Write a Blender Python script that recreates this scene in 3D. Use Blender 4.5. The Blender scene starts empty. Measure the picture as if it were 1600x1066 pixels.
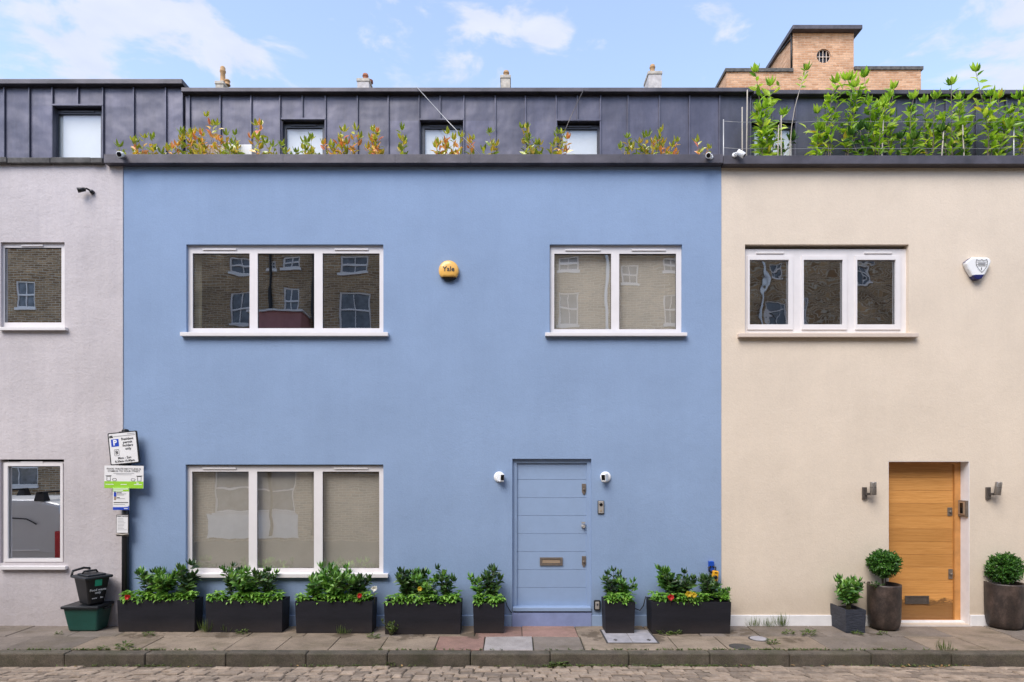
import bpy, bmesh, math, random
from mathutils import Vector, Matrix
R = math.radians
random.seed(7)
scene = bpy.context.scene
COL = scene.collection

# ------------------------------------------------------------------ camera
# The facade is the plane y = 0; the camera stands D metres in front of it, H metres up.
D, F, H = 9.0, 972.0, 2.34          # F: focal length in photo pixels (photo 1600 wide)
cam_d = bpy.data.cameras.new('camera'); cam = bpy.data.objects.new('camera', cam_d); COL.objects.link(cam)
cam.location = (0, -D, H); cam.rotation_euler = (R(90), 0, 0)
cam_d.sensor_width = 36; cam_d.lens = F/1600*36; cam_d.shift_y = 192/1600
cam_d.clip_end = 800
scene.camera = cam
# ------------------------------------------------------------------ light
SUN_DIR = Vector((0.42, 0.72, -1.0)).normalized()
EXPOSURE = 1.42
sun_d = bpy.data.lights.new('sun', 'SUN'); sun = bpy.data.objects.new('sun', sun_d); COL.objects.link(sun)
sun_d.energy = 1.4; sun_d.angle = R(38); sun_d.color = (1, .95, .88)
sun.rotation_euler = SUN_DIR.to_track_quat('-Z', 'Y').to_euler(); sun.location = (-8, -14, 20)
w = bpy.data.worlds.new('World'); scene.world = w; w.use_nodes = True
nt = w.node_tree; N = nt.nodes; L = nt.links; N.clear()
def wn(t, **k):
    n = N.new(t)
    for a, b in k.items(): setattr(n, a, b)
    return n
sky = wn('ShaderNodeTexSky', sky_type='NISHITA'); sky.sun_disc = False
sky.sun_elevation = math.asin(-SUN_DIR.z); sky.sun_rotation = math.atan2(-SUN_DIR.x, -SUN_DIR.y)
sky.air_density = 1.0; sky.dust_density = .6; sky.ozone_density = 1.3
tc = wn('ShaderNodeTexCoord')
mp = wn('ShaderNodeMapping'); mp.inputs['Scale'].default_value = (1.0, 1.0, 2.1); mp.inputs['Location'].default_value = (.33, .1, .62)
L.new(tc.outputs['Generated'], mp.inputs['Vector'])
nz = wn('ShaderNodeTexNoise'); nz.inputs['Scale'].default_value = 9.5; nz.inputs['Detail'].default_value = 9; nz.inputs['Roughness'].default_value = .56
nz.inputs['Distortion'].default_value = .35
L.new(mp.outputs[0], nz.inputs['Vector'])
def blob(u, v, inner, outer, amount):
    d = Vector((u, 1, v)).normalized()
    vd = wn('ShaderNodeVectorMath', operation='DISTANCE'); vd.inputs[1].default_value = d
    L.new(tc.outputs['Generated'], vd.inputs[0])
    mr = wn('ShaderNodeMapRange', interpolation_type='SMOOTHSTEP')
    mr.inputs['From Min'].default_value = inner; mr.inputs['From Max'].default_value = outer
    mr.inputs['To Min'].default_value = amount; mr.inputs['To Max'].default_value = 0
    L.new(vd.outputs['Value'], mr.inputs['Value']); return mr.outputs[0]
acc = nz.outputs['Fac']
for b in [(-.64, .635, .02, .10, .15), (-.50, .648, .01, .085, .155), (-.78, .665, .02, .12, .145), (-.40, .635, .0, .06, .12), (-.68, .725, 0, .06, .11), (-.59, .735, 0, .05, .10), (-.12, .70, 0, .09, .09),
          (.03, .685, 0, .08, .10), (.08, .71, 0, .06, .09), (-.06, .615, 0, .09, .13), (-.2, .69, 0, .08, .08), (.78, .645, 0, .12, .14), (.62, .675, 0, .06, .08), (.32, .64, 0, .05, .08), (.16, .66, 0, .05, .08)]:
    m = wn('ShaderNodeMath', operation='ADD'); L.new(acc, m.inputs[0]); L.new(blob(*b), m.inputs[1]); acc = m.outputs[0]
cr = wn('ShaderNodeMapRange', interpolation_type='SMOOTHSTEP')
cr.inputs['From Min'].default_value = .585; cr.inputs['From Max'].default_value = .73; cr.inputs['To Max'].default_value = .88
L.new(acc, cr.inputs['Value'])
tint = wn('ShaderNodeMix', data_type='RGBA', blend_type='MULTIPLY'); tint.inputs['Factor'].default_value = 1
tint.inputs[7].default_value = (1.18, 1.06, 1.03, 1)
L.new(sky.outputs[0], tint.inputs[6])
mx = wn('ShaderNodeMix', data_type='RGBA'); L.new(cr.outputs[0], mx.inputs['Factor'])
veil = wn('ShaderNodeMix', data_type='RGBA'); veil.inputs['Factor'].default_value = .17     # thin high cirrus veil
L.new(tint.outputs[2], veil.inputs[6]); veil.inputs[7].default_value = (2.2, 2.7, 3.1, 1)
L.new(veil.outputs[2], mx.inputs[6]); nz2 = wn('ShaderNodeTexNoise'); nz2.inputs['Scale'].default_value = 13; nz2.inputs['Detail'].default_value = 6; L.new(mp.outputs[0], nz2.inputs['Vector'])
ccol = wn('ShaderNodeMix', data_type='RGBA'); L.new(nz2.outputs['Fac'], ccol.inputs['Factor']); ccol.inputs[6].default_value = (1.85, 2.05, 2.7, 1); ccol.inputs[7].default_value = (2.7, 2.75, 3.0, 1)
L.new(ccol.outputs[2], mx.inputs[7])
bg = wn('ShaderNodeBackground'); bg.inputs['Strength'].default_value = .135
L.new(mx.outputs[2], bg.inputs['Color'])
out = wn('ShaderNodeOutputWorld'); L.new(bg.outputs[0], out.inputs[0])
vs = scene.view_settings
vs.view_transform = 'Standard'; vs.look = 'None'; vs.exposure = EXPOSURE; vs.gamma = 1; vs.use_curve_mapping = False
scene.cycles.max_bounces = 8; scene.cycles.transparent_max_bounces = 12

# ------------------------------------------------------------------ measuring helpers (photo pixel -> metres at depth y)
def X(px, y=0): return (px-800)*(D+y)/F
def Z(py, y=0): return H+(725-py)*(D+y)/F
def GY(py): return H*F/(py-725)-D

# ------------------------------------------------------------------ materials
def srgb(r, g, b):
    f = lambda c: (c/255/12.92 if c/255 <= .04045 else ((c/255+.055)/1.055)**2.4)
    return (f(r), f(g), f(b))
class NT:
    def __init__(s, name):
        s.m = bpy.data.materials.new(name); s.m.use_nodes = True; s.t = s.m.node_tree
        s.b = s.t.nodes['Principled BSDF']; s.o = s.t.nodes['Material Output']
    def n(s, t, **k):
        n = s.t.nodes.new(t)
        for a, b in k.items(): setattr(n, a, b)
        return n
    def l(s, a, b): s.t.links.new(a, b)
    def noise(s, scale, detail=5, rough=.6, stretch=None, dist=0):
        tc = s.n('ShaderNodeTexCoord'); v = tc.outputs['Object']
        if stretch:
            mp = s.n('ShaderNodeMapping'); mp.inputs['Scale'].default_value = stretch; s.l(v, mp.inputs[0]); v = mp.outputs[0]
        n = s.n('ShaderNodeTexNoise'); n.inputs['Scale'].default_value = scale; n.inputs['Detail'].default_value = detail
        n.inputs['Roughness'].default_value = rough; n.inputs['Distortion'].default_value = dist
        s.l(v, n.inputs['Vector']); return n.outputs['Fac']
    def ramp(s, fac, stops):
        r = s.n('ShaderNodeValToRGB'); e = r.color_ramp.elements
        while len(e) < len(stops): e.new(.5)
        for i, (p, c) in enumerate(stops): e[i].position = p; e[i].color = (*c, 1) if len(c) == 3 else c
        s.l(fac, r.inputs[0]); return r.outputs['Color']
    def mix(s, fac, a, b, mode='MIX'):
        m = s.n('ShaderNodeMix', data_type='RGBA', blend_type=mode)
        for sock, v in ((m.inputs['Factor'], fac), (m.inputs[6], a), (m.inputs[7], b)):
            if isinstance(v, (int, float)): sock.default_value = v
            elif isinstance(v, tuple): sock.default_value = (*v, 1)
            else: s.l(v, sock)
        return m.outputs[2]
    def math(s, op, a, b=0.0):
        m = s.n('ShaderNodeMath', operation=op)
        for sock, v in ((m.inputs[0], a), (m.inputs[1], b)):
            if isinstance(v, (int, float)): sock.default_value = v
            else: s.l(v, sock)
        return m.outputs[0]
    def sep(s):
        tc = s.n('ShaderNodeTexCoord'); x = s.n('ShaderNodeSeparateXYZ'); s.l(tc.outputs['Object'], x.inputs[0]); return x.outputs
    def bump(s, h, dist, strength=1.0):
        b = s.n('ShaderNodeBump'); b.inputs['Distance'].default_value = dist; b.inputs['Strength'].default_value = strength
        s.l(h, b.inputs['Height']); s.l(b.outputs[0], s.b.inputs['Normal']); return b
    def col(s, c): s.l(c, s.b.inputs['Base Color'])
    def island(s): return s.n('ShaderNodeNewGeometry').outputs['Random Per Island']
def mul(c, k): return tuple(min(1, x*k) for x in c)
def mat(name, c, rough=.6, var=.12, scale=6, bump=0, bscale=60, metal=0, island=0, spec=.5, detail=5):
    t = NT(name)
    col = t.ramp(t.noise(scale, detail), [(.3, mul(c, 1-var)), (.7, mul(c, 1+var))])
    if island:
        col = t.mix(1.0, col, t.ramp(t.island(), [(0, (1-island,)*3), (1, (1+island,)*3)]), 'MULTIPLY')
    t.col(col); t.b.inputs['Roughness'].default_value = rough; t.b.inputs['Metallic'].default_value = metal
    t.b.inputs['Specular IOR Level'].default_value = spec
    if bump: t.bump(t.noise(bscale, 6), bump)
    return t.m
def wall_mat(name, c, bump=.003, bscale=45, streak=.05, patch=.06):
    t = NT(name)
    big = t.noise(.9, 4, .55); fine = t.noise(38, 5, .7); st = t.noise(2.2, 6, .65, (3.2, 3.2, .35))
    col = t.ramp(big, [(.3, mul(c, 1-patch)), (.7, mul(c, 1+patch))])
    col = t.mix(1.0, col, t.ramp(fine, [(.35, (.965,)*3), (.65, (1.03,)*3)]), 'MULTIPLY')
    col = t.mix(1.0, col, t.ramp(st, [(.3, (1-streak*1.2, 1-streak*1.2, 1-streak)), (.6, (1, 1, 1))]), 'MULTIPLY')
    # splash dirt rising unevenly from the pavement
    z = t.sep()[2]
    m = t.n('ShaderNodeMapRange', interpolation_type='SMOOTHSTEP'); m.inputs['From Min'].default_value = .05; m.inputs['From Max'].default_value = .75
    m.inputs['To Min'].default_value = .55; m.inputs['To Max'].default_value = 0; t.l(z, m.inputs['Value'])
    d = t.math('MULTIPLY', m.outputs[0], t.noise(5, 6, .7))
    col = t.mix(d, col, mul((c[0]*.75, c[1]*.68, c[2]*.6), .75))
    t.col(col); t.b.inputs['Roughness'].default_value = .85; t.b.inputs['Specular IOR Level'].default_value = .25
    h = t.math('ADD', t.noise(bscale, 6, .7), t.math('MULTIPLY', t.noise(4.5, 3), 1.6))
    t.bump(h, bump); return t.m
def brick_mat(name, c1, c2, mortar, bw=.225, bh=.075, gap=.012, var=.42):
    t = NT(name); s = t.sep()
    cb = t.n('ShaderNodeCombineXYZ'); t.l(t.math('ADD', s[0], s[1]), cb.inputs[0]); t.l(s[2], cb.inputs[1])
    b = t.n('ShaderNodeTexBrick'); t.l(cb.outputs[0], b.inputs['Vector'])
    b.inputs['Scale'].default_value = 1; b.inputs['Brick Width'].default_value = bw; b.inputs['Row Height'].default_value = bh
    b.inputs['Mortar Size'].default_value = gap; b.inputs['Mortar Smooth'].default_value = .2; b.inputs['Bias'].default_value = 0
    for k, c in (('Color1', c1), ('Color2', c2), ('Mortar', mortar)): b.inputs[k].default_value = (*c, 1)
    col = t.mix(1.0, b.outputs['Color'], t.ramp(t.noise(1.1, 6, .7), [(.3, (1-var,)*3), (.7, (1+var*.6,)*3)]), 'MULTIPLY')
    col = t.mix(1.0, col, t.ramp(t.noise(9, 5, .7), [(.3, (.85,)*3), (.7, (1.12,)*3)]), 'MULTIPLY')
    t.col(col); t.b.inputs['Roughness'].default_value = .9; t.b.inputs['Specular IOR Level'].default_value = .2
    t.bump(b.outputs['Fac'], -.006); return t.m
def leaf_mat(name, stops, rough=.38, trans=.3, spec=.5):
    t = NT(name)
    col = t.ramp(t.island(), stops)
    col = t.mix(1.0, col, t.ramp(t.noise(14, 3), [(.3, (.82,)*3), (.7, (1.15,)*3)]), 'MULTIPLY')
    t.col(col); t.b.inputs['Roughness'].default_value = rough; t.b.inputs['Specular IOR Level'].default_value = spec
    tr = t.n('ShaderNodeBsdfTranslucent'); t.l(t.mix(1.0, col, (1.35, 1.3, .6), 'MULTIPLY'), tr.inputs[0])
    ms = t.n('ShaderNodeMixShader'); ms.inputs[0].default_value = trans
    t.l(t.b.outputs[0], ms.inputs[1]); t.l(tr.outputs[0], ms.inputs[2]); t.l(ms.outputs[0], t.o.inputs[0]); return t.m
def glass_mat(name, refl, wob=.0012, scale=2.0):
    t = NT(name); gl = t.n('ShaderNodeBsdfGlossy'); gl.inputs['Roughness'].default_value = 0
    gl.inputs['Color'].default_value = (.95, .97, 1, 1)
    tr = t.n('ShaderNodeBsdfTransparent'); tr.inputs[0].default_value = (.88, .9, .88, 1)
    b = t.n('ShaderNodeBump'); b.inputs['Distance'].default_value = wob; t.l(t.noise(scale, 2, .4), b.inputs['Height']); t.l(b.outputs[0], gl.inputs['Normal'])
    lw = t.n('ShaderNodeLayerWeight'); lw.inputs['Blend'].default_value = .5
    f = t.math('MINIMUM', t.math('ADD', t.math('MULTIPLY', t.math('POWER', lw.outputs['Facing'], 5.0), .8), refl+.04), 1.0)
    ms = t.n('ShaderNodeMixShader'); t.l(f, ms.inputs[0]); t.l(tr.outputs[0], ms.inputs[1]); t.l(gl.outputs[0], ms.inputs[2])
    t.l(ms.outputs[0], t.o.inputs[0]); return t.m

M = {}
M['blue'] = wall_mat('blue_render', (.248, .34, .50), streak=.025, patch=.06)
M['lilac'] = wall_mat('lilac_render', (.545, .50, .50), bump=.006, bscale=28, streak=.07, patch=.10)
M['cream'] = wall_mat('cream_render', (.695, .592, .474), streak=.02)
M['bluepaint'] = mat('blue_paint', (.262, .355, .515), .45, .03, 8, .0006, 120)
M['plinthblue'] = mat('blue_plinth_paint', (.22, .27, .46), .6, .12, 5, .001, 60)
M['white'] = mat('white_frame', (.735, .70, .69), .35, .025, 8)
M['whitewall'] = mat('white_plinth_paint', (.78, .77, .77), .6, .06, 6, .001, 40)
M['whiteplastic'] = mat('white_plastic', (.8, .8, .79), .3, .02)
M['creamsill'] = mat('cream_sill', (.60, .50, .42), .6, .06)
M['zinc'] = None
t = NT('standing_seam_zinc')
c = t.ramp(t.noise(2.2, 5, .6, (1, 1, .35)), [(.3, (.066, .065, .092)), (.7, (.105, .102, .138))])
c = t.mix(1.0, c, t.ramp(t.noise(26, 5, .75), [(.35, (.93,)*3), (.72, (1.10,)*3)]), 'MULTIPLY')
c = t.mix(1.0, c, t.ramp(t.island(), [(0, (.87, .87, .86)), (1, (1.12, 1.12, 1.15))]), 'MULTIPLY')
c = t.mix(1.0, c, t.ramp(t.noise(3.0, 7, .7, (4, 1, .5)), [(.30, (.86,)*3), (.5, (1,)*3), (.74, (1.12,)*3)]), 'MULTIPLY')
t.col(c); t.b.inputs['Roughness'].default_value = .42; t.b.inputs['Metallic'].default_value = .25
t.bump(t.noise(2.6, 2, .4), .028); M['zinc'] = t.m
M['zinccap'] = mat('zinc_flashing', (.075, .067, .078), .5, .42, 2.6, .006, 5, .2, detail=10)
M['coping'] = mat('weathered_stone_coping', (.085, .080, .075), .85, .55, 7, .008, 18, detail=8)
M['darkframe'] = mat('anthracite_frame', (.06, .062, .078), .4, .1)
M['black'] = mat('black_plastic', (.006, .006, .007), .5, .2)
M['blackpaint'] = mat('black_post_paint', (.014, .014, .017), .4, .2)
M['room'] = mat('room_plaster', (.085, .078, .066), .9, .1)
M['blind'] = mat('beige_blind', (.68, .60, .52), .85, .04, 4, .0008, 220)
M['whiteblind'] = mat('white_blind', (.80, .79, .80), .8, .02)
M['curtain'] = mat('cream_curtain', (.62, .56, .42), .9, .06)
M['glass'] = glass_mat('clear_pane', .32, .002, 1.7)
M['glassdark'] = glass_mat('reflective_pane', .62, .0006, 2.4)
M['glasswavy'] = glass_mat('old_wavy_pane', .30, .0045, 2.2)
M['glasstop'] = glass_mat('attic_pane', .08, .0006)
M['steel'] = mat('brushed_steel', (.50, .47, .43), .35, .08, 30, 0, 60, .45)
M['bronze'] = mat('bronze_metal', (.20, .165, .135), .4, .2, 14, 0, 60, .35)
M['brass'] = mat('satin_nickel_brass', (.44, .33, .23), .38, .08, 20, 0, 60, .35)
M['shademetal'] = mat('brushed_lamp_steel', (.26, .235, .21), .3, .12, 24, 0, 60, .5)
M['lampmetal'] = mat('dark_steel', (.13, .112, .10), .35, .15, 18, 0, 60, .5)
# oak door
t = NT('oak_boards')
g = t.noise(5, 7, .65, (.5, 1, 14), 1.0)
c = t.ramp(g, [(.25, (.42, .18, .045)), (.5, (.58, .275, .075)), (.75, (.68, .35, .115))])
c = t.mix(1.0, c, t.ramp(t.island(), [(0, (.80, .78, .74)), (1, (1.14, 1.14, 1.16))]), 'MULTIPLY')
s3 = t.sep()
m = t.n('ShaderNodeMapRange', interpolation_type='SMOOTHSTEP'); m.inputs['From Min'].default_value = .12; m.inputs['From Max'].default_value = .50
m.inputs['To Min'].default_value = .74; m.inputs['To Max'].default_value = 0; t.l(s3[2], m.inputs['Value'])
k = t.ramp(t.math('ADD', m.outputs[0], t.noise(4.2, 7, .68, (1, 1, 2.4))), [(.80, (0,)*3), (.90, (.85,)*3), (1.0, (.65,)*3)])
c = t.mix(k, c, (.075, .038, .016))
t.col(c); t.b.inputs['Roughness'].default_value = .42; t.bump(g, .0012); M['oak'] = t.m
M['curtainpane'] = mat('net_curtained_pane', (.13, .14, .16), .12, .5, 5)
M['oakframe'] = mat('oak_frame', (.52, .24, .07), .45, .2, 6)
# planters, pots
t = NT('dark_fibre_planter')
c = t.ramp(t.noise(3, 6, .7, (.6, 1, 2.4)), [(.3, (.007, .007, .011)), (.7, (.016, .0155, .022))])
z = t.sep()[2]; mm = t.n('ShaderNodeMapRange'); mm.inputs['From Min'].default_value = 0; mm.inputs['From Max'].default_value = .2; mm.inputs['To Min'].default_value = .8; mm.inputs['To Max'].default_value = 0
t.l(z, mm.inputs['Value'])
c = t.mix(t.math('MULTIPLY', mm.outputs[0], t.noise(4, 5, .7)), c, (.05, .036, .028))
t.col(c); t.b.inputs['Specular IOR Level'].default_value = .35; t.b.inputs['Roughness'].default_value = .68; t.bump(t.noise(30, 5, .7), .002); M['planter'] = t.m
t = NT('slate_look_planter')
v = t.noise(9, 4, .6, (1, 1, 4.5))
t.col(t.ramp(v, [(.3, (.018, .021, .032)), (.7, (.045, .05, .068))])); t.b.inputs['Roughness'].default_value = .6; t.bump(v, .012); M['slate'] = t.m
t = NT('rusty_glazed_pot')
c = t.ramp(t.noise(5, 8, .72, (1, 1, .7)), [(.3, (.012, .010, .009)), (.5, (.045, .031, .025)), (.72, (.12, .083, .066))])
t.col(t.mix(1.0, c, t.ramp(t.noise(42, 5, .7), [(.35, (.75,)*3), (.7, (1.25,)*3)]), 'MULTIPLY')); t.b.inputs['Roughness'].default_value = .5; t.bump(t.noise(20, 5), .003); M['pot'] = t.m
M['soil'] = mat('soil', (.025, .018, .012), .95, .4, 40, .01, 60)
M['green'] = mat('green_plastic', (.012, .075, .058), .4, .12, 5, .0008, 80)
M['lid'] = mat('dark_lid_plastic', (.010, .012, .015), .42, .15)
M['signwhite'] = mat('sign_white', (.78, .765, .75), .4, .03)
M['signgreen'] = mat('poster_green', (.30, .60, .035), .45, .03)
M['signblue'] = mat('sign_blue', (.015, .06, .45), .4, .03)
M['print'] = mat('black_print', (.02, .02, .022), .5, .05)
M['greyprint'] = mat('grey_print', (.33, .33, .34), .5, .05)
M['whiteprint'] = mat('white_print', (.82, .82, .82), .5, .02)
M['icongreen'] = mat('green_icon', (.02, .36, .20), .5, .02)
M['gold'] = mat('golden_alarm_plastic', (.80, .44, .10), .25, .04)
M['navy'] = mat('navy_lens', (.014, .016, .10), .25, .1)
M['blackgloss'] = mat('black_gloss', (.006, .006, .007), .12, .1)
M['yellow'] = mat('yellow_plastic', (.75, .36, .015), .4, .04)
M['bluepl'] = mat('blue_plastic', (.008, .07, .42), .4, .04)
M['red'] = mat('red_lens', (.42, .012, .018), .2, .1)
M['stem'] = mat('green_stem', (.085, .085, .03), .7, .2)
M['woodstem'] = mat('woody_stem', (.17, .135, .10), .8, .25)
M['cane'] = mat('bleached_cane', (.42, .37, .31), .8, .15)
M['wire'] = mat('galvanised_wire', (.42, .41, .40), .45, .1, 10, 0, 60, .5)
M['kerb'] = None
t = NT('granite_kerb')
c = t.ramp(t.noise(4, 6, .7), [(.3, (.06, .049, .036)), (.7, (.15, .124, .092))])
c = t.mix(t.math('MULTIPLY', t.ramp(t.noise(2.3, 6, .7), [(.45, (0,)*3), (.68, (.6,)*3)]), 1.0), c, (.06, .06, .026))
c = t.mix(1.0, c, t.ramp(t.noise(85, 3, .8), [(.35, (.7,)*3), (.68, (1.4,)*3)]), 'MULTIPLY')
c = t.mix(1.0, c, t.ramp(t.island(), [(0, (.82,)*3), (1, (1.15,)*3)]), 'MULTIPLY')
t.col(c); t.b.inputs['Roughness'].default_value = .85; t.bump(t.noise(30, 6, .7), .008); M['kerb'] = t.m
def slab_mat(name, c, moss=.5):
    t = NT(name)
    col = t.ramp(t.noise(3.2, 8, .68), [(.28, mul(c, .70)), (.55, c), (.75, mul(c, 1.22))])
    col = t.mix(1.0, col, t.ramp(t.island(), [(0, (.84, .83, .82)), (1, (1.13, 1.13, 1.14))]), 'MULTIPLY')
    col = t.mix(t.math('MULTIPLY', t.ramp(t.noise(1.6, 7, .7, (1, 1.6, 1)), [(.5, (0,)*3), (.72, (1,)*3)]), moss), col, (.095, .075, .035))
    # damp brown stains round the feet of the planters, each with its own ragged edge
    acc = t.noise(5, 6, .7); tc = t.n('ShaderNodeTexCoord')
    for cx, cy, rr in ((-5.0, -.48, .55), (-3.9, -.46, .5), (-2.3, -.5, .4), (-1.35, -.52, .5), (-.55, -.5, .35), (1.15, -.5, .4), (1.95, -.62, .42), (3.0, -.42, .3), (3.3, -.3, .35), (3.7, -.75, .3), (4.9, -.45, .35)):
        vd = t.n('ShaderNodeVectorMath', operation='DISTANCE'); vd.inputs[1].default_value = (cx, cy, 0); t.l(tc.outputs['Object'], vd.inputs[0])
        mr = t.n('ShaderNodeMapRange', interpolation_type='SMOOTHSTEP'); mr.inputs['From Max'].default_value = rr; mr.inputs['To Min'].default_value = .26; mr.inputs['To Max'].default_value = 0; t.l(vd.outputs['Value'], mr.inputs['Value'])
        acc = t.math('ADD', acc, mr.outputs[0])
    col = t.mix(t.ramp(acc, [(.66, (0,)*3), (.72, (.72,)*3)]), col, mul((.082, .058, .034), 1))
    col = t.mix(1.0, col, t.ramp(t.noise(60, 4, .75), [(.35, (.82,)*3), (.68, (1.17,)*3)]), 'MULTIPLY')
    t.col(col); t.b.inputs['Roughness'].default_value = .8; t.bump(t.noise(14, 7, .7), .006); return t.m
M['slab'] = slab_mat('york_stone_slab', (.285, .22, .158), .8)
M['slabgrey'] = slab_mat('grey_stone_slab', (.20, .163, .13), .6)
M['slabred'] = slab_mat('reddish_stone_slab', (.32, .19, .15), .6)
M['slabpale'] = slab_mat('pale_concrete_slab', (.40, .36, .335), .25)
M['grit'] = mat('gritty_joint_sand', (.115, .09, .062), .95, .35, 9, .01, 50)
M['joint'] = mat('joint_soil', (.055, .05, .032), .95, .4, 12, .01, 40)
t = NT('granite_setts')
c = t.ramp(t.noise(9, 6, .7), [(.3, (.23, .18, .135)), (.7, (.42, .34, .265))])
c = t.mix(1.0, c, t.ramp(t.island(), [(0, (.66, .64, .62)), (.5, (.98, .94, .90)), (1, (1.2, 1.14, 1.08))]), 'MULTIPLY')
t.col(c); t.b.inputs['Roughness'].default_value = .75; t.bump(t.noise(35, 6, .7), .012); M['sett'] = t.m
M['brickwarm'] = brick_mat('warm_tower_brick', (.44, .23, .125), (.63, .385, .24), (.52, .35, .24), .225*1.5, .075*1.5, .018, .2)
M['brickdark'] = brick_mat('brown_stock_brick', (.25, .15, .08), (.46, .305, .17), (.52, .45, .35))
M['pinkrender'] = mat('pink_render', (.42, .19, .18), .85, .1)
M['tile'] = mat('pale_threshold_tile', (.50, .45, .41), .6, .1)
M['chimbrick'] = mat('chimney_render', (.42, .40, .40), .9, .25, 5, .01, 20)
M['chimcap'] = mat('chimney_stone', (.38, .35, .31), .9, .3, 6, .01, 20)
M['pottan'] = mat('tan_clay_pot', (.36, .22, .11), .85, .25, 5)
M['potred'] = mat('red_clay_pot', (.30, .11, .06), .85, .3, 6)
M['vanpaint'] = mat('grey_van_paint', (.50, .51, .51), .35, .02, 3, 0, 60, .2)
M['tyre'] = mat('tyre_rubber', (.015, .015, .015), .85, .2)
M['castiron'] = mat('cast_iron', (.06, .055, .05), .7, .3, 12, .004, 40)
M['galv'] = mat('galvanised_cover', (.36, .34, .35), .6, .2, 9, .004, 40)
G = lambda r, g, b: (r, g, b)
M['leaf_dark'] = leaf_mat('dark_shrub_leaf', [(0, G(.014, .04, .014)), (.5, G(.04, .10, .028)), (.85, G(.09, .19, .045)), (1, G(.17, .30, .08))], spec=.7)
M['leaf_mid'] = leaf_mat('fresh_shrub_leaf', [(0, G(0.03, 0.09, 0.018)), (.45, G(0.09, 0.228, 0.0384)), (.8, G(0.18, 0.384, 0.066)), (1, G(0.312, 0.54, 0.12))], spec=.7)
M['leaf_low'] = leaf_mat('bedding_leaf', [(0, G(0.069, 0.184, 0.023)), (.5, G(0.172, 0.38, 0.0517)), (1, G(0.345, 0.575, 0.115))])
M['leaf_box'] = leaf_mat('box_leaf', [(0, G(.02, .075, .012)), (.5, G(.055, .17, .025)), (1, G(.14, .31, .05))])
M['leaf_laurel'] = leaf_mat('laurel_leaf', [(0, G(.08, .19, .022)), (.35, G(.27, .46, .04)), (.8, G(.50, .68, .07)), (.96, G(.66, .78, .14)), (1, G(.75, .52, .05))], trans=.40)
M['leaf_laureldark'] = leaf_mat('laurel_leaf_low', [(0, G(.03, .09, .018)), (.6, G(.10, .23, .035)), (1, G(.24, .40, .06))], trans=.3)
M['leaf_phot'] = leaf_mat('olive_red_leaf', [(0, G(0.24, 0.336, 0.036)), (.4, G(0.6, 0.576, 0.072)), (.7, G(0.816, 0.552, 0.096)), (.92, G(0.85, 0.36, 0.12)), (1, G(0.768, 0.168, 0.144))], rough=.22, spec=.9)
M['leaf_phot2'] = leaf_mat('olive_green_leaf', [(0, G(0.168, 0.24, 0.036)), (.5, G(0.384, 0.48, 0.06)), (.85, G(0.6, 0.576, 0.096)), (1, G(0.744, 0.432, 0.084))], rough=.22, spec=.9)
M['leaf_weed'] = leaf_mat('weed_leaf', [(0, G(.05, .085, .02)), (1, G(.17, .23, .055))], rough=.6)
M['leaf_dead'] = leaf_mat('dead_leaf', [(0, G(.22, .12, .04)), (1, G(.5, .32, .12))], .8, .1)
M['petal_red'] = leaf_mat('red_petal', [(0, G(.5, .01, .01)), (1, G(.7, .03, .02))], .6, .2)
M['petal_white'] = leaf_mat('white_petal', [(0, G(.7, .7, .66)), (1, G(.8, .8, .78))], .6, .2)
M['petal_yellow'] = leaf_mat('yellow_petal', [(0, G(.6, .42, .02)), (1, G(.75, .6, .05))], .6, .2)

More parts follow.
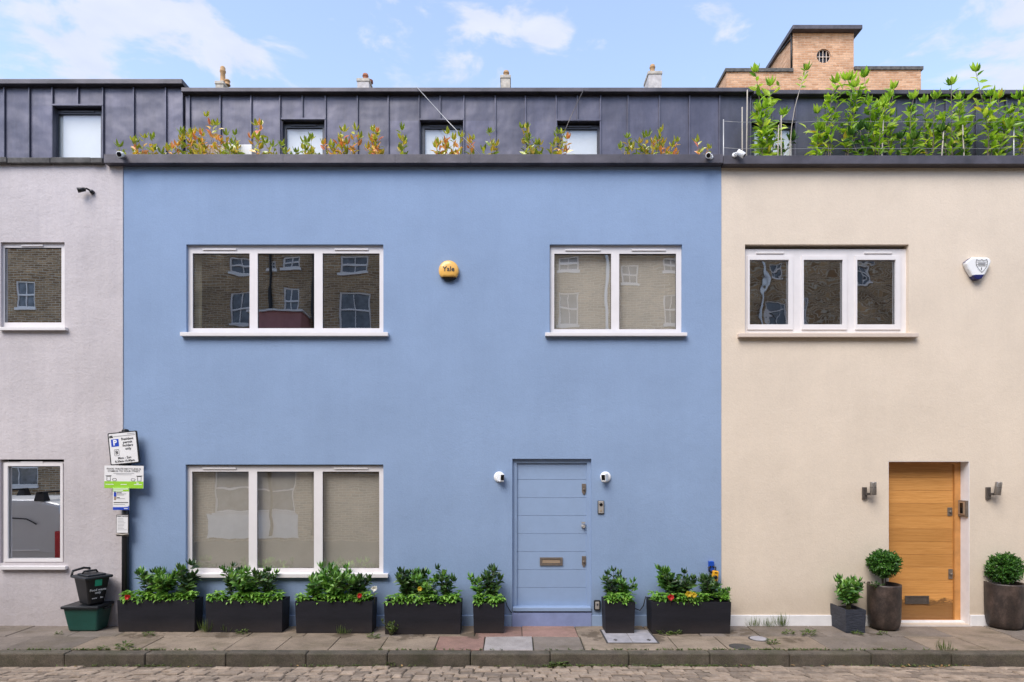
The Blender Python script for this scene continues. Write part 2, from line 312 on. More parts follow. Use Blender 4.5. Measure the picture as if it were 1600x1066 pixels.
# ------------------------------------------------------------------ mesh builder
class MB:
    def __init__(s): s.v = []; s.f = []; s.m = []; s.cm = 0; s.sm = []; s.smooth = False
    def face(s, *idx): s.f.append(idx); s.m.append(s.cm); s.sm.append(s.smooth)
    def quad(s, a, b, c, d):
        i = len(s.v); s.v += [a, b, c, d]; s.face(i, i+1, i+2, i+3)
    def box(s, x0, x1, y0, y1, z0, z1):
        i = len(s.v); s.v += [(x, y, z) for z in (z0, z1) for y in (y0, y1) for x in (x0, x1)]
        for f in ((0, 2, 3, 1), (4, 5, 7, 6), (0, 1, 5, 4), (2, 6, 7, 3), (0, 4, 6, 2), (1, 3, 7, 5)): s.face(*[i+k for k in f])
        return s
    def taper(s, x0, x1, y0, y1, z0, z1, k):
        "box whose bottom is shrunk by k metres on each side"
        i = len(s.v)
        s.v += [(x0+k, y0+k, z0), (x1-k, y0+k, z0), (x0+k, y1-k, z0), (x1-k, y1-k, z0), (x0, y0, z1), (x1, y0, z1), (x0, y1, z1), (x1, y1, z1)]
        for f in ((0, 2, 3, 1), (4, 5, 7, 6), (0, 1, 5, 4), (2, 6, 7, 3), (0, 4, 6, 2), (1, 3, 7, 5)): s.face(*[i+q for q in f])
        return s
    def grid(s, x0, x1, z0, z1, holes, y, depth, outer=False):
        "vertical sheet facing -y with rectangular holes and their reveals"
        xs = sorted({x0, x1, *[h[0] for h in holes], *[h[1] for h in holes]}); zs = sorted({z0, z1, *[h[2] for h in holes], *[h[3] for h in holes]})
        xs = [x for x in xs if x0 <= x <= x1]; zs = [z for z in zs if z0 <= z <= z1]
        for a, b in zip(xs, xs[1:]):
            for c, d in zip(zs, zs[1:]):
                cx, cz = (a+b)/2, (c+d)/2
                if any(h[0] < cx < h[1] and h[2] < cz < h[3] for h in holes): continue
                s.quad((a, y, c), (b, y, c), (b, y, d), (a, y, d))
        for a, b, c, d in holes:
            Y = y+depth
            s.quad((a, y, c), (a, y, d), (a, Y, d), (a, Y, c)); s.quad((b, y, c), (b, Y, c), (b, Y, d), (b, y, d))
            s.quad((a, y, d), (b, y, d), (b, Y, d), (a, Y, d))
            if c > z0: s.quad((a, y, c), (a, Y, c), (b, Y, c), (b, y, c))
        if outer:
            Y = y+depth; a, b, c, d = x0, x1, z0, z1
            s.quad((a, y, c), (a, Y, c), (a, Y, d), (a, y, d)); s.quad((b, y, c), (b, y, d), (b, Y, d), (b, Y, c))
            s.quad((a, y, d), (a, Y, d), (b, Y, d), (b, y, d)); s.quad((a, y, c), (b, y, c), (b, Y, c), (a, Y, c))
        return s
    def tube(s, pts, rad, n=6, cap=True):
        pts = [Vector(p) for p in pts]; rad = rad if isinstance(rad, (list, tuple)) else [rad]*len(pts)
        i0 = len(s.v); prev = None
        for i, p in enumerate(pts):
            t = (pts[min(i+1, len(pts)-1)]-pts[max(i-1, 0)]).normalized()
            if prev is None:
                a = t.cross(Vector((0, 0, 1)) if abs(t.z) < .9 else Vector((1, 0, 0))).normalized()
            else:
                a = (prev-t*prev.dot(t)).normalized()
            prev = a; b = t.cross(a)
            for k in range(n):
                an = 2*math.pi*k/n; s.v.append(tuple(p+(a*math.cos(an)+b*math.sin(an))*rad[i]))
        sm = s.smooth; s.smooth = True
        for i in range(len(pts)-1):
            for k in range(n):
                s.face(i0+i*n+k, i0+i*n+(k+1) % n, i0+(i+1)*n+(k+1) % n, i0+(i+1)*n+k)
        s.smooth = sm
        if cap:
            s.face(*[i0+k for k in range(n)][::-1]); s.face(*[i0+(len(pts)-1)*n+k for k in range(n)])
        return s
    def lathe(s, prof, n=32, c=(0, 0, 0), axis='z', sx=1, sy=1):
        "prof: (radius, height) list; axis z up or y (towards -y)"
        i0 = len(s.v)
        for r, h in prof:
            for k in range(n):
                a = 2*math.pi*k/n; u, v = r*math.cos(a)*sx, r*math.sin(a)*sy
                s.v.append((c[0]+u, c[1]+v, c[2]+h) if axis == 'z' else (c[0]+u, c[1]-h, c[2]+v))
        sm = s.smooth; s.smooth = True
        for i in range(len(prof)-1):
            for k in range(n):
                s.face(i0+i*n+k, i0+i*n+(k+1) % n, i0+(i+1)*n+(k+1) % n, i0+(i+1)*n+k)
        s.smooth = sm
        s.face(*[i0+k for k in range(n)][::-1]); s.face(*[i0+(len(prof)-1)*n+k for k in range(n)])
        return s
    def prism(s, outline, y0, y1):
        "outline in x,z (anticlockwise seen from -y), extruded from y0 (front) to y1"
        i = len(s.v); n = len(outline)
        s.v += [(x, y0, z) for x, z in outline]+[(x, y1, z) for x, z in outline]
        s.face(*range(i, i+n)); s.face(*range(i+2*n-1, i+n-1, -1))
        for k in range(n): s.face(i+k, i+n+k, i+n+(k+1) % n, i+(k+1) % n)
        return s
    def ribbon(s, pts, wd, y, closed=False):
        n = len(pts)
        for a in range(n if closed else n-1):
            p, q = Vector(pts[a]), Vector(pts[(a+1) % n]); d = (q-p)
            if d.length < 1e-6: continue
            d.normalize(); o = Vector((-d.y, d.x))*wd/2; p = p-d*wd*.3; q = q+d*wd*.3
            s.quad((p.x-o.x, y, p.y-o.y), (q.x-o.x, y, q.y-o.y), (q.x+o.x, y, q.y+o.y), (p.x+o.x, y, p.y+o.y))
        return s
    def leaf(s, p, d, up, Ln, W, droop=.15, fold=.25):
        d = d.normalized(); side = d.cross(up)
        if side.length < 1e-4: side = d.cross(Vector((1, .3, 0)))
        side.normalize(); nn = side.cross(d).normalized()
        def q(t, w, lift): return tuple(p+d*Ln*t+side*W*.5*w+nn*(lift*W*fold-droop*Ln*t*t))
        i = len(s.v)
        s.v += [tuple(p), q(.33, 1, 1), q(.33, 0, 0), q(.33, -1, 1), q(.7, .72, .8), q(.7, 0, 0), q(.7, -.72, .8), q(1, 0, 0)]
        for f in ((0, 2, 1), (0, 3, 2), (1, 2, 5, 4), (2, 3, 6, 5), (4, 5, 7), (5, 6, 7)): s.face(*[i+k for k in f])
    def xf(s, M4):
        s.v = [tuple(M4 @ Vector(p)) for p in s.v]; return s

ORG = {}
def obj(name, mb, mats, parent=None, origin=None, bevel=0, label=None):
    me = bpy.data.meshes.new(name); o = Vector(origin) if origin is not None else (ORG[parent.name] if parent else Vector((0, 0, 0)))
    me.from_pydata([(p[0]-o.x, p[1]-o.y, p[2]-o.z) for p in mb.v], [], mb.f)
    mats = mats if isinstance(mats, (list, tuple)) else [mats]
    for m in mats: me.materials.append(M[m])
    me.polygons.foreach_set('material_index', mb.m); me.polygons.foreach_set('use_smooth', mb.sm); me.update()
    ob = bpy.data.objects.new(name, me); COL.objects.link(ob)
    if parent: ob.parent = parent
    else: ob.location = o
    ORG[ob.name] = o
    if bevel:
        b = ob.modifiers.new('bevel', 'BEVEL'); b.width = bevel; b.segments = 2; b.limit_method = 'ANGLE'; b.angle_limit = R(35)
    if label: ob['label'] = label
    return ob
def tag(o, label, cat, group=None, kind=None):
    o['label'] = label; o['category'] = cat
    if group: o['group'] = group
    if kind: o['kind'] = kind
    return o
def thing(name, label, cat, loc, group=None):
    o = bpy.data.objects.new(name, None); COL.objects.link(o); o.location = loc; o.empty_display_size = .1
    ORG[o.name] = Vector(loc); return tag(o, label, cat, group)
def struct(name, mb, mats, bevel=0):
    o = obj(name, mb, mats, bevel=bevel); o['kind'] = 'structure'; return o
def dup(root, loc, rotz=None, label=None, scale=None):
    r = root.copy(); COL.objects.link(r); r.location = loc
    if rotz is not None: r.rotation_euler = (0, 0, rotz)
    if scale: r.scale = (scale,)*3
    if label: r['label'] = label
    for ch in root.children:
        c = ch.copy(); COL.objects.link(c); c.parent = r
        for g in ch.children:
            d = g.copy(); COL.objects.link(d); d.parent = c
    return r
def text(mb, s, size, x, z, y, align='CENTER', rot=0, bold=0.0, wide=1.0):
    cu = bpy.data.curves.new('t', 'FONT'); cu.body = s; cu.size = size; cu.align_x = align; cu.align_y = 'CENTER'; cu.resolution_u = 2; cu.offset = bold
    o = bpy.data.objects.new('t', cu); COL.objects.link(o)
    dg = bpy.context.evaluated_depsgraph_get(); me = bpy.data.meshes.new_from_object(o.evaluated_get(dg))
    i = len(mb.v); ca, sa = math.cos(rot), math.sin(rot)
    for v in me.vertices:
        a, b = v.co.x*wide, v.co.y; mb.v.append((x+a*ca-b*sa, y, z+a*sa+b*ca))
    for p in me.polygons: mb.face(*[i+k for k in p.vertices])
    bpy.data.objects.remove(o); bpy.data.curves.remove(cu); bpy.data.meshes.remove(me)

# ------------------------------------------------------------------ ground, road, kerb, pavement
mb = MB(); mb.quad((-90, -60, -.22), (90, -60, -.22), (90, 120, -.22), (-90, 120, -.22)); struct('ground', mb, 'joint')
KY, KF, RZ = -1.18, -1.33, -.145       # back and front of the kerb, road level
rnd = random.Random(3)
mb = MB(); mb.quad((-16, -10.9, RZ-.017), (16, -10.9, RZ-.017), (16, KF-.004, RZ-.017), (-16, KF-.004, RZ-.017)); mb.cm = 1
y = KF-.02; row = 0
while y > -4.2:
    dp = rnd.uniform(.085, .115); x = -12+rnd.uniform(0, .2)
    while x < 12:
        wd = rnd.uniform(.12, .24); g = .006
        sk = max(-.5, min(.5, -.11*x))         # courses laid slightly askew
        a, b, c, e = x+g, x+wd-g, y-dp+g, y-g; i = len(mb.v); k = .012
        hz = RZ+rnd.uniform(-.012, .01); j = lambda: rnd.uniform(-.008, .008)
        sh = lambda yy: (yy-y)*sk
        lo = [(a+sh(c), c, RZ-.04), (b+sh(c), c, RZ-.04), (b+sh(e), e, RZ-.04), (a+sh(e), e, RZ-.04)]
        md = [(p[0]+j(), p[1]+j(), hz-.014) for p in lo]
        cx, cy = (a+b)/2, (c+e)/2
        tp = [(p[0]+(k if p[0] < cx+sh(p[1]) else -k), p[1]+(k if p[1] < cy else -k), hz+j()*.6) for p in md]
        mb.v += lo+md+tp
        for q in range(4):
            r_ = (q+1) % 4; mb.face(i+q, i+r_, i+4+r_, i+4+q); mb.face(i+4+q, i+4+r_, i+8+r_, i+8+q)
        mb.face(i+8, i+9, i+10, i+11); x += wd
    y -= dp; row += 1
struct('road', mb, ['grit', 'sett'])
mb = MB(); x = -15.0; ks = [X(p, KF) for p in (-330, -130, 100, 226, 352, 478, 605, 735, 860, 983, 1110, 1234, 1362, 1488, 1610, 1820)]
ks = [-16]+ks+[16]
for a, b in zip(ks, ks[1:]):
    mb.box(a+.003, b-.003, KF+rnd.uniform(-.006, .006), KY+.004, RZ-.06, rnd.uniform(-.004, .006))
struct('kerb', mb, 'kerb', bevel=.018)
mb = MB(); mb.cm = 4; mb.quad((-16, KY, -.016), (16, KY, -.016), (16, 1, -.016), (-16, 1, -.016))
def slab(a, b, y0, y1, m, sk=0):
    mb.cm = m; g = .006; z = rnd.uniform(-.003, .004); i = len(mb.v); t_ = rnd.uniform(-.003, .003)
    P4 = [(a+g, y0+g), (b-g, y0+g), (b-g, y1-g), (a+g, y1-g)]
    P4 = [(p+rnd.uniform(-.004, .004), q+rnd.uniform(-.004, .004)) for p, q in P4]
    mb.v += [(p, q, -.03) for p, q in P4]+[(p, q, z-.005) for p, q in P4]
    c_ = ((a+b)/2, (y0+y1)/2)
    mb.v += [(p+(.006 if p < c_[0] else -.006), q+(.006 if q < c_[1] else -.006), z+(t_ if p < c_[0] else -t_)) for p, q in P4]
    for q in range(4):
        r_ = (q+1) % 4; mb.face(i+q, i+r_, i+4+r_, i+4+q); mb.face(i+4+q, i+4+r_, i+8+r_, i+8+q)
    mb.face(i+8, i+9, i+10, i+11)
fj = [X(p, KY) for p in (-420, -300, -190, -90, 0, 105, 215, 350, 430, 512, 592, 678, 755, 834, 914, 1062, 1140, 1215, 1300, 1460, 1545, 1640, 1750, 1880, 2000)]
for a, b in zip(fj, fj[1:]):
    pc = 800+(a+b)/2*F/(D-.9)
    m = 3 if 740 < pc < 850 else 2 if 690 < pc < 750 else (1 if (1300 < pc < 1440 or pc < 130) else (0 if pc < 1430 else rnd.choice([0, 0, 1])))
    if 850 < pc < 905: m = 1
    slab(a, b, KY, -.56, m)
x = -14
while x < 14:
    wd = rnd.uniform(.6, 1.0); pc = 800+(x+wd/2)*F/(D-.3)
    m = 2 if 745 < pc < 935 else (1 if (1240 < pc < 1420 or pc < 150) else rnd.choice([0, 0, 1]))
    slab(x, x+wd, -.56, .02, m); x += wd
struct('pavement', mb, ['slab', 'slabgrey', 'slabred', 'slabpale', 'joint'])

# ------------------------------------------------------------------ houses
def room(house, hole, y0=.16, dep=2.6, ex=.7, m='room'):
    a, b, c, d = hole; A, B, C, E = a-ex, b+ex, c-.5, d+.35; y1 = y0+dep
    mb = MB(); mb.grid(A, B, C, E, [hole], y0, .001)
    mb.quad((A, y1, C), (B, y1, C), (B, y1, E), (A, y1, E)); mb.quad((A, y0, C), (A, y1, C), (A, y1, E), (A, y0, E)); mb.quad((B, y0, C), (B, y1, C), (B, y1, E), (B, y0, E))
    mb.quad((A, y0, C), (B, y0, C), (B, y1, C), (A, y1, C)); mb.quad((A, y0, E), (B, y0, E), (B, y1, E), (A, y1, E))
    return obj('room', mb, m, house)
def rect(x0, x1, y_top, y_bot, y=0): return (X(x0, y), X(x1, y), Z(y_bot, y), Z(y_top, y))
def window(house, frame, panes, sill=None, vents=(), glass='glass', yf=.05, fm='white', blind=None, bm='blind', casements=(), sillm=None, sd=.07, by=.10, label=None):
    fr = rect(*frame, yf); ph = [rect(*p, yf) for p in panes]
    mb = MB(); mb.grid(fr[0]-.004, fr[1]+.004, fr[2]-.004, fr[3]+.004, ph, yf, .035, outer=True)
    wn_ = obj('window', mb, fm, house, label=label)
    for c in casements:
        cr_, hole = rect(*c[0], yf-.018), rect(*c[1], yf-.018)
        m2 = MB(); m2.grid(*cr_, [hole], yf-.018, .03, outer=True); obj('casement', m2, fm, wn_, bevel=.003)
    for h in ph:
        m2 = MB(); y = yf+.022; m2.quad((h[0]-.003, y, h[2]-.003), (h[1]+.003, y, h[2]-.003), (h[1]+.003, y, h[3]+.003), (h[0]-.003, y, h[3]+.003)); obj('pane', m2, glass, wn_)
        # black rubber gasket
        m3 = MB(); q = .008; m3.grid(h[0]-.001, h[1]+.001, h[2]-.001, h[3]+.001, [(h[0]+q*.7, h[1]-q*.7, h[2]+q*.5, h[3]-q*1.3)], yf+.016, .004); obj('gasket', m3, 'black', wn_)
    if sill:
        x0, x1, zt, zb = X(sill[0], -sd), X(sill[1], -sd), Z(sill[2], -sd), Z(sill[3], -sd)
        m2 = MB(); m2.box(x0, x1, -sd, yf+.001, zb, zt); obj('sill', m2, sillm or fm, wn_, bevel=.004)
    for v in vents:
        m2 = MB(); x0, x1, z = X(v[0], yf), X(v[1], yf), Z(v[2], yf)
        m2.box(x0, x1, yf-.016, yf+.001, z-.014, z+.012); obj('trickle_vent', m2, fm, wn_, bevel=.004)
    if blind:
        for b in blind:
            r = rect(*b, yf+by); m2 = MB(); n = 16
            m2.box(r[0], r[1], yf+by, yf+by+.004, r[2], r[3]); m2.tube([(r[0], yf+by+.02, r[3]), (r[1], yf+by+.02, r[3])], .02, 8)
            obj('blind', m2, bm, wn_)
    return wn_

# ---- blue house
blue = thing('terraced_house', 'sky blue rendered terraced house with pale blue front door', 'house', (X(660), 0, 0))
BX0, BX1 = X(193), X(1127); BZ = Z(243)
wb_ul = rect(291, 599, 382, 519); wb_ur = rect(859, 1066, 382, 520); wb_l = rect(290, 599, 726, 898); door_b = rect(800.5, 924, 717, 958)
mb = MB(); mb.grid(BX0, BX1, -.02, BZ-.02, [wb_ul, wb_ur, wb_l, door_b], 0, .16)
obj('wall', mb, 'blue', blue)
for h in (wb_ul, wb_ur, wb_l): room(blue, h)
window(blue, (293, 599, 384, 519.5), [(301, 390, 396, 513), (402.5, 491, 396, 513), (504, 593, 396, 513)], (281, 606, 519, 525), [(317, 370, 390), (523, 576, 390)])
window(blue, (860, 1065, 384, 520), [(866, 955, 396.5, 514.5), (967.5, 1056.5, 396.5, 514.5)], (852, 1074, 519.5, 525), [(883, 938, 391), (987, 1040, 391)], blind=[(864, 958, 399, 516), (965, 1061, 401, 516)])
window(blue, (292, 599, 728, 897.5), [(300, 388.6, 737, 888), (401.6, 490.5, 737, 888), (504, 592.5, 737, 888)], (281, 606, 897, 903), [(317, 369.5, 732), (522, 575.5, 732)], blind=[(302, 396, 739, 892), (400, 496, 739, 892), (505, 598, 742, 892)])
# curtain edge and a lamp-lit switch inside the upper left window
mb = MB(); r = rect(305, 316, 398, 516, .2)
pts = [(r[0]+(r[1]-r[0])*k/8, .2+.02*math.sin(k*2.1)) for k in range(9)]
for (xa, ya), (xb, yb) in zip(pts, pts[1:]): mb.quad((xa, ya, r[2]), (xb, yb, r[2]), (xb, yb, r[3]), (xa, ya, r[3]))
obj('curtain', mb, 'curtain', blue)
# parapet coping and plinth
cz1, cz0 = Z(241, -.12), Z(254.5, -.12)
mb = MB(); mb.box(X(162, -.12), X(1130, -.12), -.12, .22, cz0, cz1)
for p in (442, 617, 735, 862, 968, 1050): mb.box(X(p, -.12)-.004, X(p, -.12)+.004, -.123, -.118, cz0, cz1+.001)
obj('parapet_coping', mb, 'zinccap', blue, bevel=.012)
mb = MB()
for a, b in ((193, 800), (924, 1127)): mb.box(X(a)+(.0 if a > 193 else .003), X(b)-.003, -.022, .0, -.02, Z(961))
obj('plinth', mb, 'bluepaint', blue, bevel=.006)
mb = MB(); mb.box(X(800), X(924), -.03, .1, -.02, Z(957)); obj('door_step', mb, 'plinthblue', blue, bevel=.006)
# terrace floor
mb = MB(); mb.box(BX0, BX1, .16, 1.05, 6.42, 6.5); obj('terrace', mb, 'coping', blue)
# front door
fy = .055
dh = rect(807.5, 917, 723.5, 947, fy)
mb = MB(); mb.grid(X(799.5, fy), X(925, fy), Z(957, fy), Z(717, fy)+.01, [dh], fy, .06, outer=True)
frame_b = obj('door_frame', mb, 'bluepaint', blue, bevel=.004)
mb = MB(); mb.box(X(801, -.03), X(923.5, -.03), -.045, fy+.002, Z(955.5, -.04), Z(949.5, -.04)); obj('threshold', mb, 'bluepaint', frame_b, bevel=.006)
ly = .085; zb_, zt_ = Z(947, ly), Z(723.5, ly); mb = MB()
cuts = [Z(py, ly) for py in (723, 749.6, 778, 806, 834.3, 862.2, 890.3, 918.2, 947.5)]
for a, b in zip(cuts, cuts[1:]): mb.box(X(807, ly), X(917.5, ly), ly, ly+.045, b+.0022, a-.0022)
mb.box(X(807, ly), X(917.5, ly), ly+.008, ly+.04, zb_, zt_)
door1 = obj('front_door', mb, 'bluepaint', blue, bevel=.002)
for py0, py1 in ((756, 773), (869, 886)):
    mb = MB(); x0, x1, z0, z1 = rect(909, 915.5, py0, py1, ly); xm = (x0+x1)/2
    mb.prism([(x0, z0+.04), (xm-.01, z0), (xm+.01, z0), (x1, z0+.04), (x1, z1), (x0, z1)], ly-.012, ly); mb.lathe([(.016, 0), (.016, .02), (.012, .024)], 14, (xm, ly-.012, (z0+z1)/2), 'y')
    obj('lock', mb, 'bronze', door1, bevel=.003)
mb = MB(); xm, zm = X(911.5, ly), Z(821, ly); mb.lathe([(.034, 0), (.034, .012), (.02, .02), (.024, .05), (.02, .06)], 18, (xm, ly, zm-.012), 'y'); mb.box(xm-.03, xm+.022, ly-.05, ly-.03, zm+.03, zm+.052)
obj('handle', mb, 'steel', door1)
mb = MB(); x0, x1, z0, z1 = rect(843.5, 879, 871, 883.5, ly); mb.grid(x0, x1, z0, z1, [(x0+.03, x1-.03, z0+.026, z1-.026)], ly-.018, .018, outer=True); obj('letterbox', mb, 'bronze', door1, bevel=.003)
mb = MB(); mb.box(x0+.034, x1-.034, ly-.010, ly-.001, z0+.03, z1-.03); obj('letterbox_flap', mb, 'brass', door1, bevel=.004)

# ---- standing-seam attic storeys
AY = .8                                   # front of the attic
def attic(house, x0p, x1p, ytop, ycap, seams, wins, shorts, zbase=6.42):
    holes = [rect(a, b, c, 262, AY) for a, b, c in wins]
    x0, x1 = X(x0p, AY), X(x1p, AY); zt = Z(ycap, AY-.1)
    hs = [(h[0], h[1], zbase, h[3]) for h in holes]
    ed = sorted([x0, x1]+[X(q, AY) for q in seams if x0+.02 < X(q, AY) < x1-.02 and not any(h[0]-.05 < X(q, AY) < h[1]+.05 for h in hs)])
    mb = MB()
    for a, b in zip(ed, ed[1:]): mb.grid(a, b, zbase, zt, [h for h in hs if a < (h[0]+h[1])/2 < b], AY, .14)
    rf = obj('attic_wall', mb, 'zinc', house)
    mb = MB()
    for s_ in seams: mb.box(X(s_, AY)-.011, X(s_, AY)+.011, AY-.030, AY-.002, zbase, zt-.004)
    for s_, py in shorts: mb.box(X(s_, AY)-.011, X(s_, AY)+.011, AY-.030, AY-.002, Z(py, AY)+.012, zt-.004)
    for h in holes: mb.box(h[0]-.01, h[1]+.01, AY-.034, AY-.003, h[3]-.006, h[3]+.022)
    obj('standing_seams', mb, 'zinc', rf, bevel=.004)
    mb = MB(); mb.box(x0, x1, AY-.10, 6, zt, Z(ytop, AY-.1)); obj('roof', mb, 'zinccap', house, bevel=.01)
    for h, (a, b, c) in zip(holes, wins):
        window(house, (a+1, b-1, c+6, 262), [(a+6.5, b-4.5, c+12, 258)], glass='glasstop', yf=AY+.07, fm='darkframe', blind=[(a+3, b-3, c+12.5, 259)], bm='whiteblind', by=.05,
               vents=[(a+14, b-14, c+8.5)])
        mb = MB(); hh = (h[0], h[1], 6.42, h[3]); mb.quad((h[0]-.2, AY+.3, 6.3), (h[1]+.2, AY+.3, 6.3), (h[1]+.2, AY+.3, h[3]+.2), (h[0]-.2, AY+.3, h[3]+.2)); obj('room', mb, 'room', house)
attic(blue, 288, 1174, 136.5, 143.5, [297, 345, 393, 438, 509, 559, 607, 655, 725, 774, 821, 869, 938, 981, 1030, 1077, 1124, 1172],
      [(441, 508.5, 188), (657, 723.5, 189), (871, 938, 190)], [(473, 188), (688, 189), (902, 190)])

# ---- left (lilac) house
left = thing('terraced_house', 'pale lilac-grey stucco terraced house with flaking stone coping', 'house', (X(-60), 0, 0))
LY = -.012
wl_u = rect(1, 101, 378.5, 511, LY); wl_l = rect(0, 100, 718, 880, LY)
mb = MB(); mb.grid(-13, BX0-.003, -.02, Z(252), [wl_u, wl_l], LY, .16); mb.quad((BX0-.003, LY, -.02), (BX0-.003, .05, -.02), (BX0-.003, .05, Z(252)), (BX0-.003, LY, Z(252)))
obj('wall', mb, 'lilac', left)
for h in (wl_u, wl_l): room(left, h, y0=.15)
window(left, (1, 101, 381, 511), [(7, 96, 387, 504)], (-3, 102, 511, 516), [(34, 68, 384)], glass='glassdark', yf=.03)
window(left, (0, 100, 722, 886), [(12, 94, 728.5, 873)], (-3, 102, 885, 890.5), [(33, 68, 722.5)], glass='glassdark', yf=.03, casements=[((6, 98, 724, 878), (12, 94, 728.5, 873))])
mb = MB(); r_ = random.Random(5); x = -13.0
while x < X(160, -.08):
    e = min(x+r_.uniform(.5, .9), X(160, -.08)); mb.box(x+.003, e-.003, -.08+r_.uniform(-.008, .008), .25, Z(254.5, -.08)+r_.uniform(-.006, .006), Z(245.5, -.08)+r_.uniform(-.008, .004)); x = e
obj('parapet_coping', mb, 'coping', left, bevel=.01)
mb = MB(); mb.box(-13, BX0, .16, 1.05, 6.42, 6.5); obj('terrace', mb, 'coping', left)
attic(left, -500, 290, 123, 131, [-180, -135, -88, -40, 8, 47, 83, 162, 210, 260, 286], [(84, 162, 166.5)], [(123, 166.5)])

# ---- cream house
cream = thing('terraced_house', 'cream rendered terraced house with orange oak door', 'house', (X(1500), 0, 0))
CY = .006
wc = rect(1164, 1420, 382, 520, CY); door_c = rect(1388, 1515, 721, 976, CY)
mb = MB(); mb.grid(BX1+.003, 13, -.02, BZ-.02, [wc, door_c], CY, .21); wall_c = obj('wall', mb, 'cream', cream)
room(cream, wc, y0=.217)
# whitewashed door reveals
mb = MB(); a, b, c, d = door_c; y0, y1 = CY+.002, CY+.22
mb.box(b-.006, b+.001, y0, y1, -.02, d); mb.box(a-.001, a+.006, y0, y1, -.02, d); mb.box(a+.006, b-.006, y0, y1, d-.006, d+.001)
obj('door_reveal', mb, 'whitewall', cream)
window(cream, (1164, 1417, 390, 520), [(1171, 1233, 405.5, 507.5), (1255.5, 1317.5, 405.5, 507.5), (1339, 1400, 405.5, 507.5)], (1155, 1436, 520.7, 526.6), [(1181, 1224.6, 395.5), (1350, 1393, 395.5)],
       glass='glasswavy', yf=.07, casements=[((1168, 1239, 400, 515), (1171.5, 1232.5, 406, 507)), ((1253, 1323.5, 400, 515), (1256, 1317, 406, 507)), ((1337, 1407, 400, 515), (1339.5, 1399.5, 406, 507))], sillm='creamsill')
mb = MB(); mb.box(BX1+.003, door_c[0], -.018, CY+.001, -.02, Z(961)); mb.box(door_c[1], 13, -.018, CY+.001, -.02, Z(961)); obj('plinth', mb, 'whitewall', cream, bevel=.006)
cz1, cz0 = Z(243, -.118), Z(256, -.118)
mb = MB(); mb.box(X(1130.6, -.118), 13, -.118, .22, cz0, cz1)
for p in (1225, 1375, 1520): mb.box(X(p, -.12)-.004, X(p, -.12)+.004, -.121, -.116, cz0, cz1+.001)
obj('parapet_coping', mb, 'zinccap', cream, bevel=.012)
mb = MB(); mb.box(BX1, 13, .16, 1.05, 6.42, 6.5); obj('terrace', mb, 'coping', cream)
attic(cream, 1174.5, 2000, 140, 147, [1243, 1290, 1337, 1384, 1430, 1477, 1524, 1571, 1618, 1665, 1712, 1760], [(1172, 1243, 190)], [(1207, 190)])
dy = .21
mb = MB(); lf = rect(1385, 1489.5, 726, 968, dy)
mb.grid(X(1378, dy), X(1498.6, dy), Z(968, dy)-.02, Z(720, dy), [(lf[0], lf[1], lf[2], lf[3])], dy-.03, .06, outer=True); fr_c = obj('door_frame', mb, 'oakframe', cream, bevel=.004)
mb = MB(); zs = [Z(690+q/3.332, dy) for q in (117, 188, 255, 322, 388, 455, 521, 588, 655, 722, 790, 851, 927)]
for a, b in zip(zs, zs[1:]): mb.box(lf[0], lf[1]-.004, dy, dy+.045, b+.0016, a-.0016)
mb.box(lf[0], lf[1]-.004, dy+.006, dy+.04, zs[-1], zs[0]); door2 = obj('front_door', mb, 'oak', cream, bevel=.0015)
mb = MB(); mb.box(X(1385, .19), X(1500, .19), .10, .20, -.0, Z(968, .2)-.004); obj('threshold', mb, 'whitewall', cream, bevel=.004)
mb = MB(); mb.box(door_c[0], door_c[1]-.008, -.06, .10, -.02, .012); obj('door_step', mb, 'tile', cream, bevel=.004)
mb = MB(); x0, x1, z0, z1 = rect(1413.6, 1451, 931, 943.6, dy); mb.grid(x0, x1, z0, z1, [(x0+.02, x1-.02, z0+.02, z1-.02)], dy-.012, .012, outer=True); mb.box(x0+.018, x1-.018, dy-.006, dy-.001, z0+.018, z1-.018); obj('letterbox', mb, 'lampmetal', door2, bevel=.003)
for (a, b, c, d) in ((1480, 1487.5, 793, 806), (1481.5, 1488, 889, 904.6)):
    mb = MB(); x0, x1, z0, z1 = rect(a, b, c, d, dy); mb.box(x0, x1, dy-.012, dy, z0, z1); mb.lathe([(.02, 0), (.02, .02), (.014, .026)], 14, ((x0+x1)/2, dy-.012, (z0+z1)/2), 'y'); obj('lock', mb, 'bronze', door2, bevel=.004)

# ---- brick tower behind on the right
TY = 21.0
tw = thing('brick_building', 'orange brick stair tower with round window rising behind cream house', 'building', (X(1290, TY), TY, 0))
x0, x1 = X(1135, TY), X(1439, TY); t0, t1 = X(1239, TY), X(1334, TY)
zl, zr, zt = Z(113, TY), Z(110, TY), Z(52, TY); bk = TY+3.1; cx_, cz_, rr = X(1287, TY), Z(87.5, TY), 11*(D+TY)/F
mb = MB(); n = 40
ang = [2*math.pi*k/n for k in range(n)]; hole = [(cx_+rr*math.cos(a), cz_+rr*math.sin(a)) for a in ang]
def sq(a):
    c, s_ = math.cos(a), math.sin(a); k = .55*1.4/max(abs(c), abs(s_)); return (cx_+c*k, cz_+s_*k)
o_ = [sq(a) for a in ang]
for k in range(n):
    j = (k+1) % n; mb.quad((hole[k][0], TY, hole[k][1]), (o_[k][0], TY, o_[k][1]), (o_[j][0], TY, o_[j][1]), (hole[j][0], TY, hole[j][1]))
    mb.quad((hole[k][0], TY, hole[k][1]), (hole[j][0], TY, hole[j][1]), (hole[j][0], TY+.25, hole[j][1]), (hole[k][0], TY+.25, hole[k][1]))
q = .77; mb.grid(t0, t1, 0, zt, [(cx_-q, cx_+q, cz_-q, cz_+q)], TY, 0.0001)
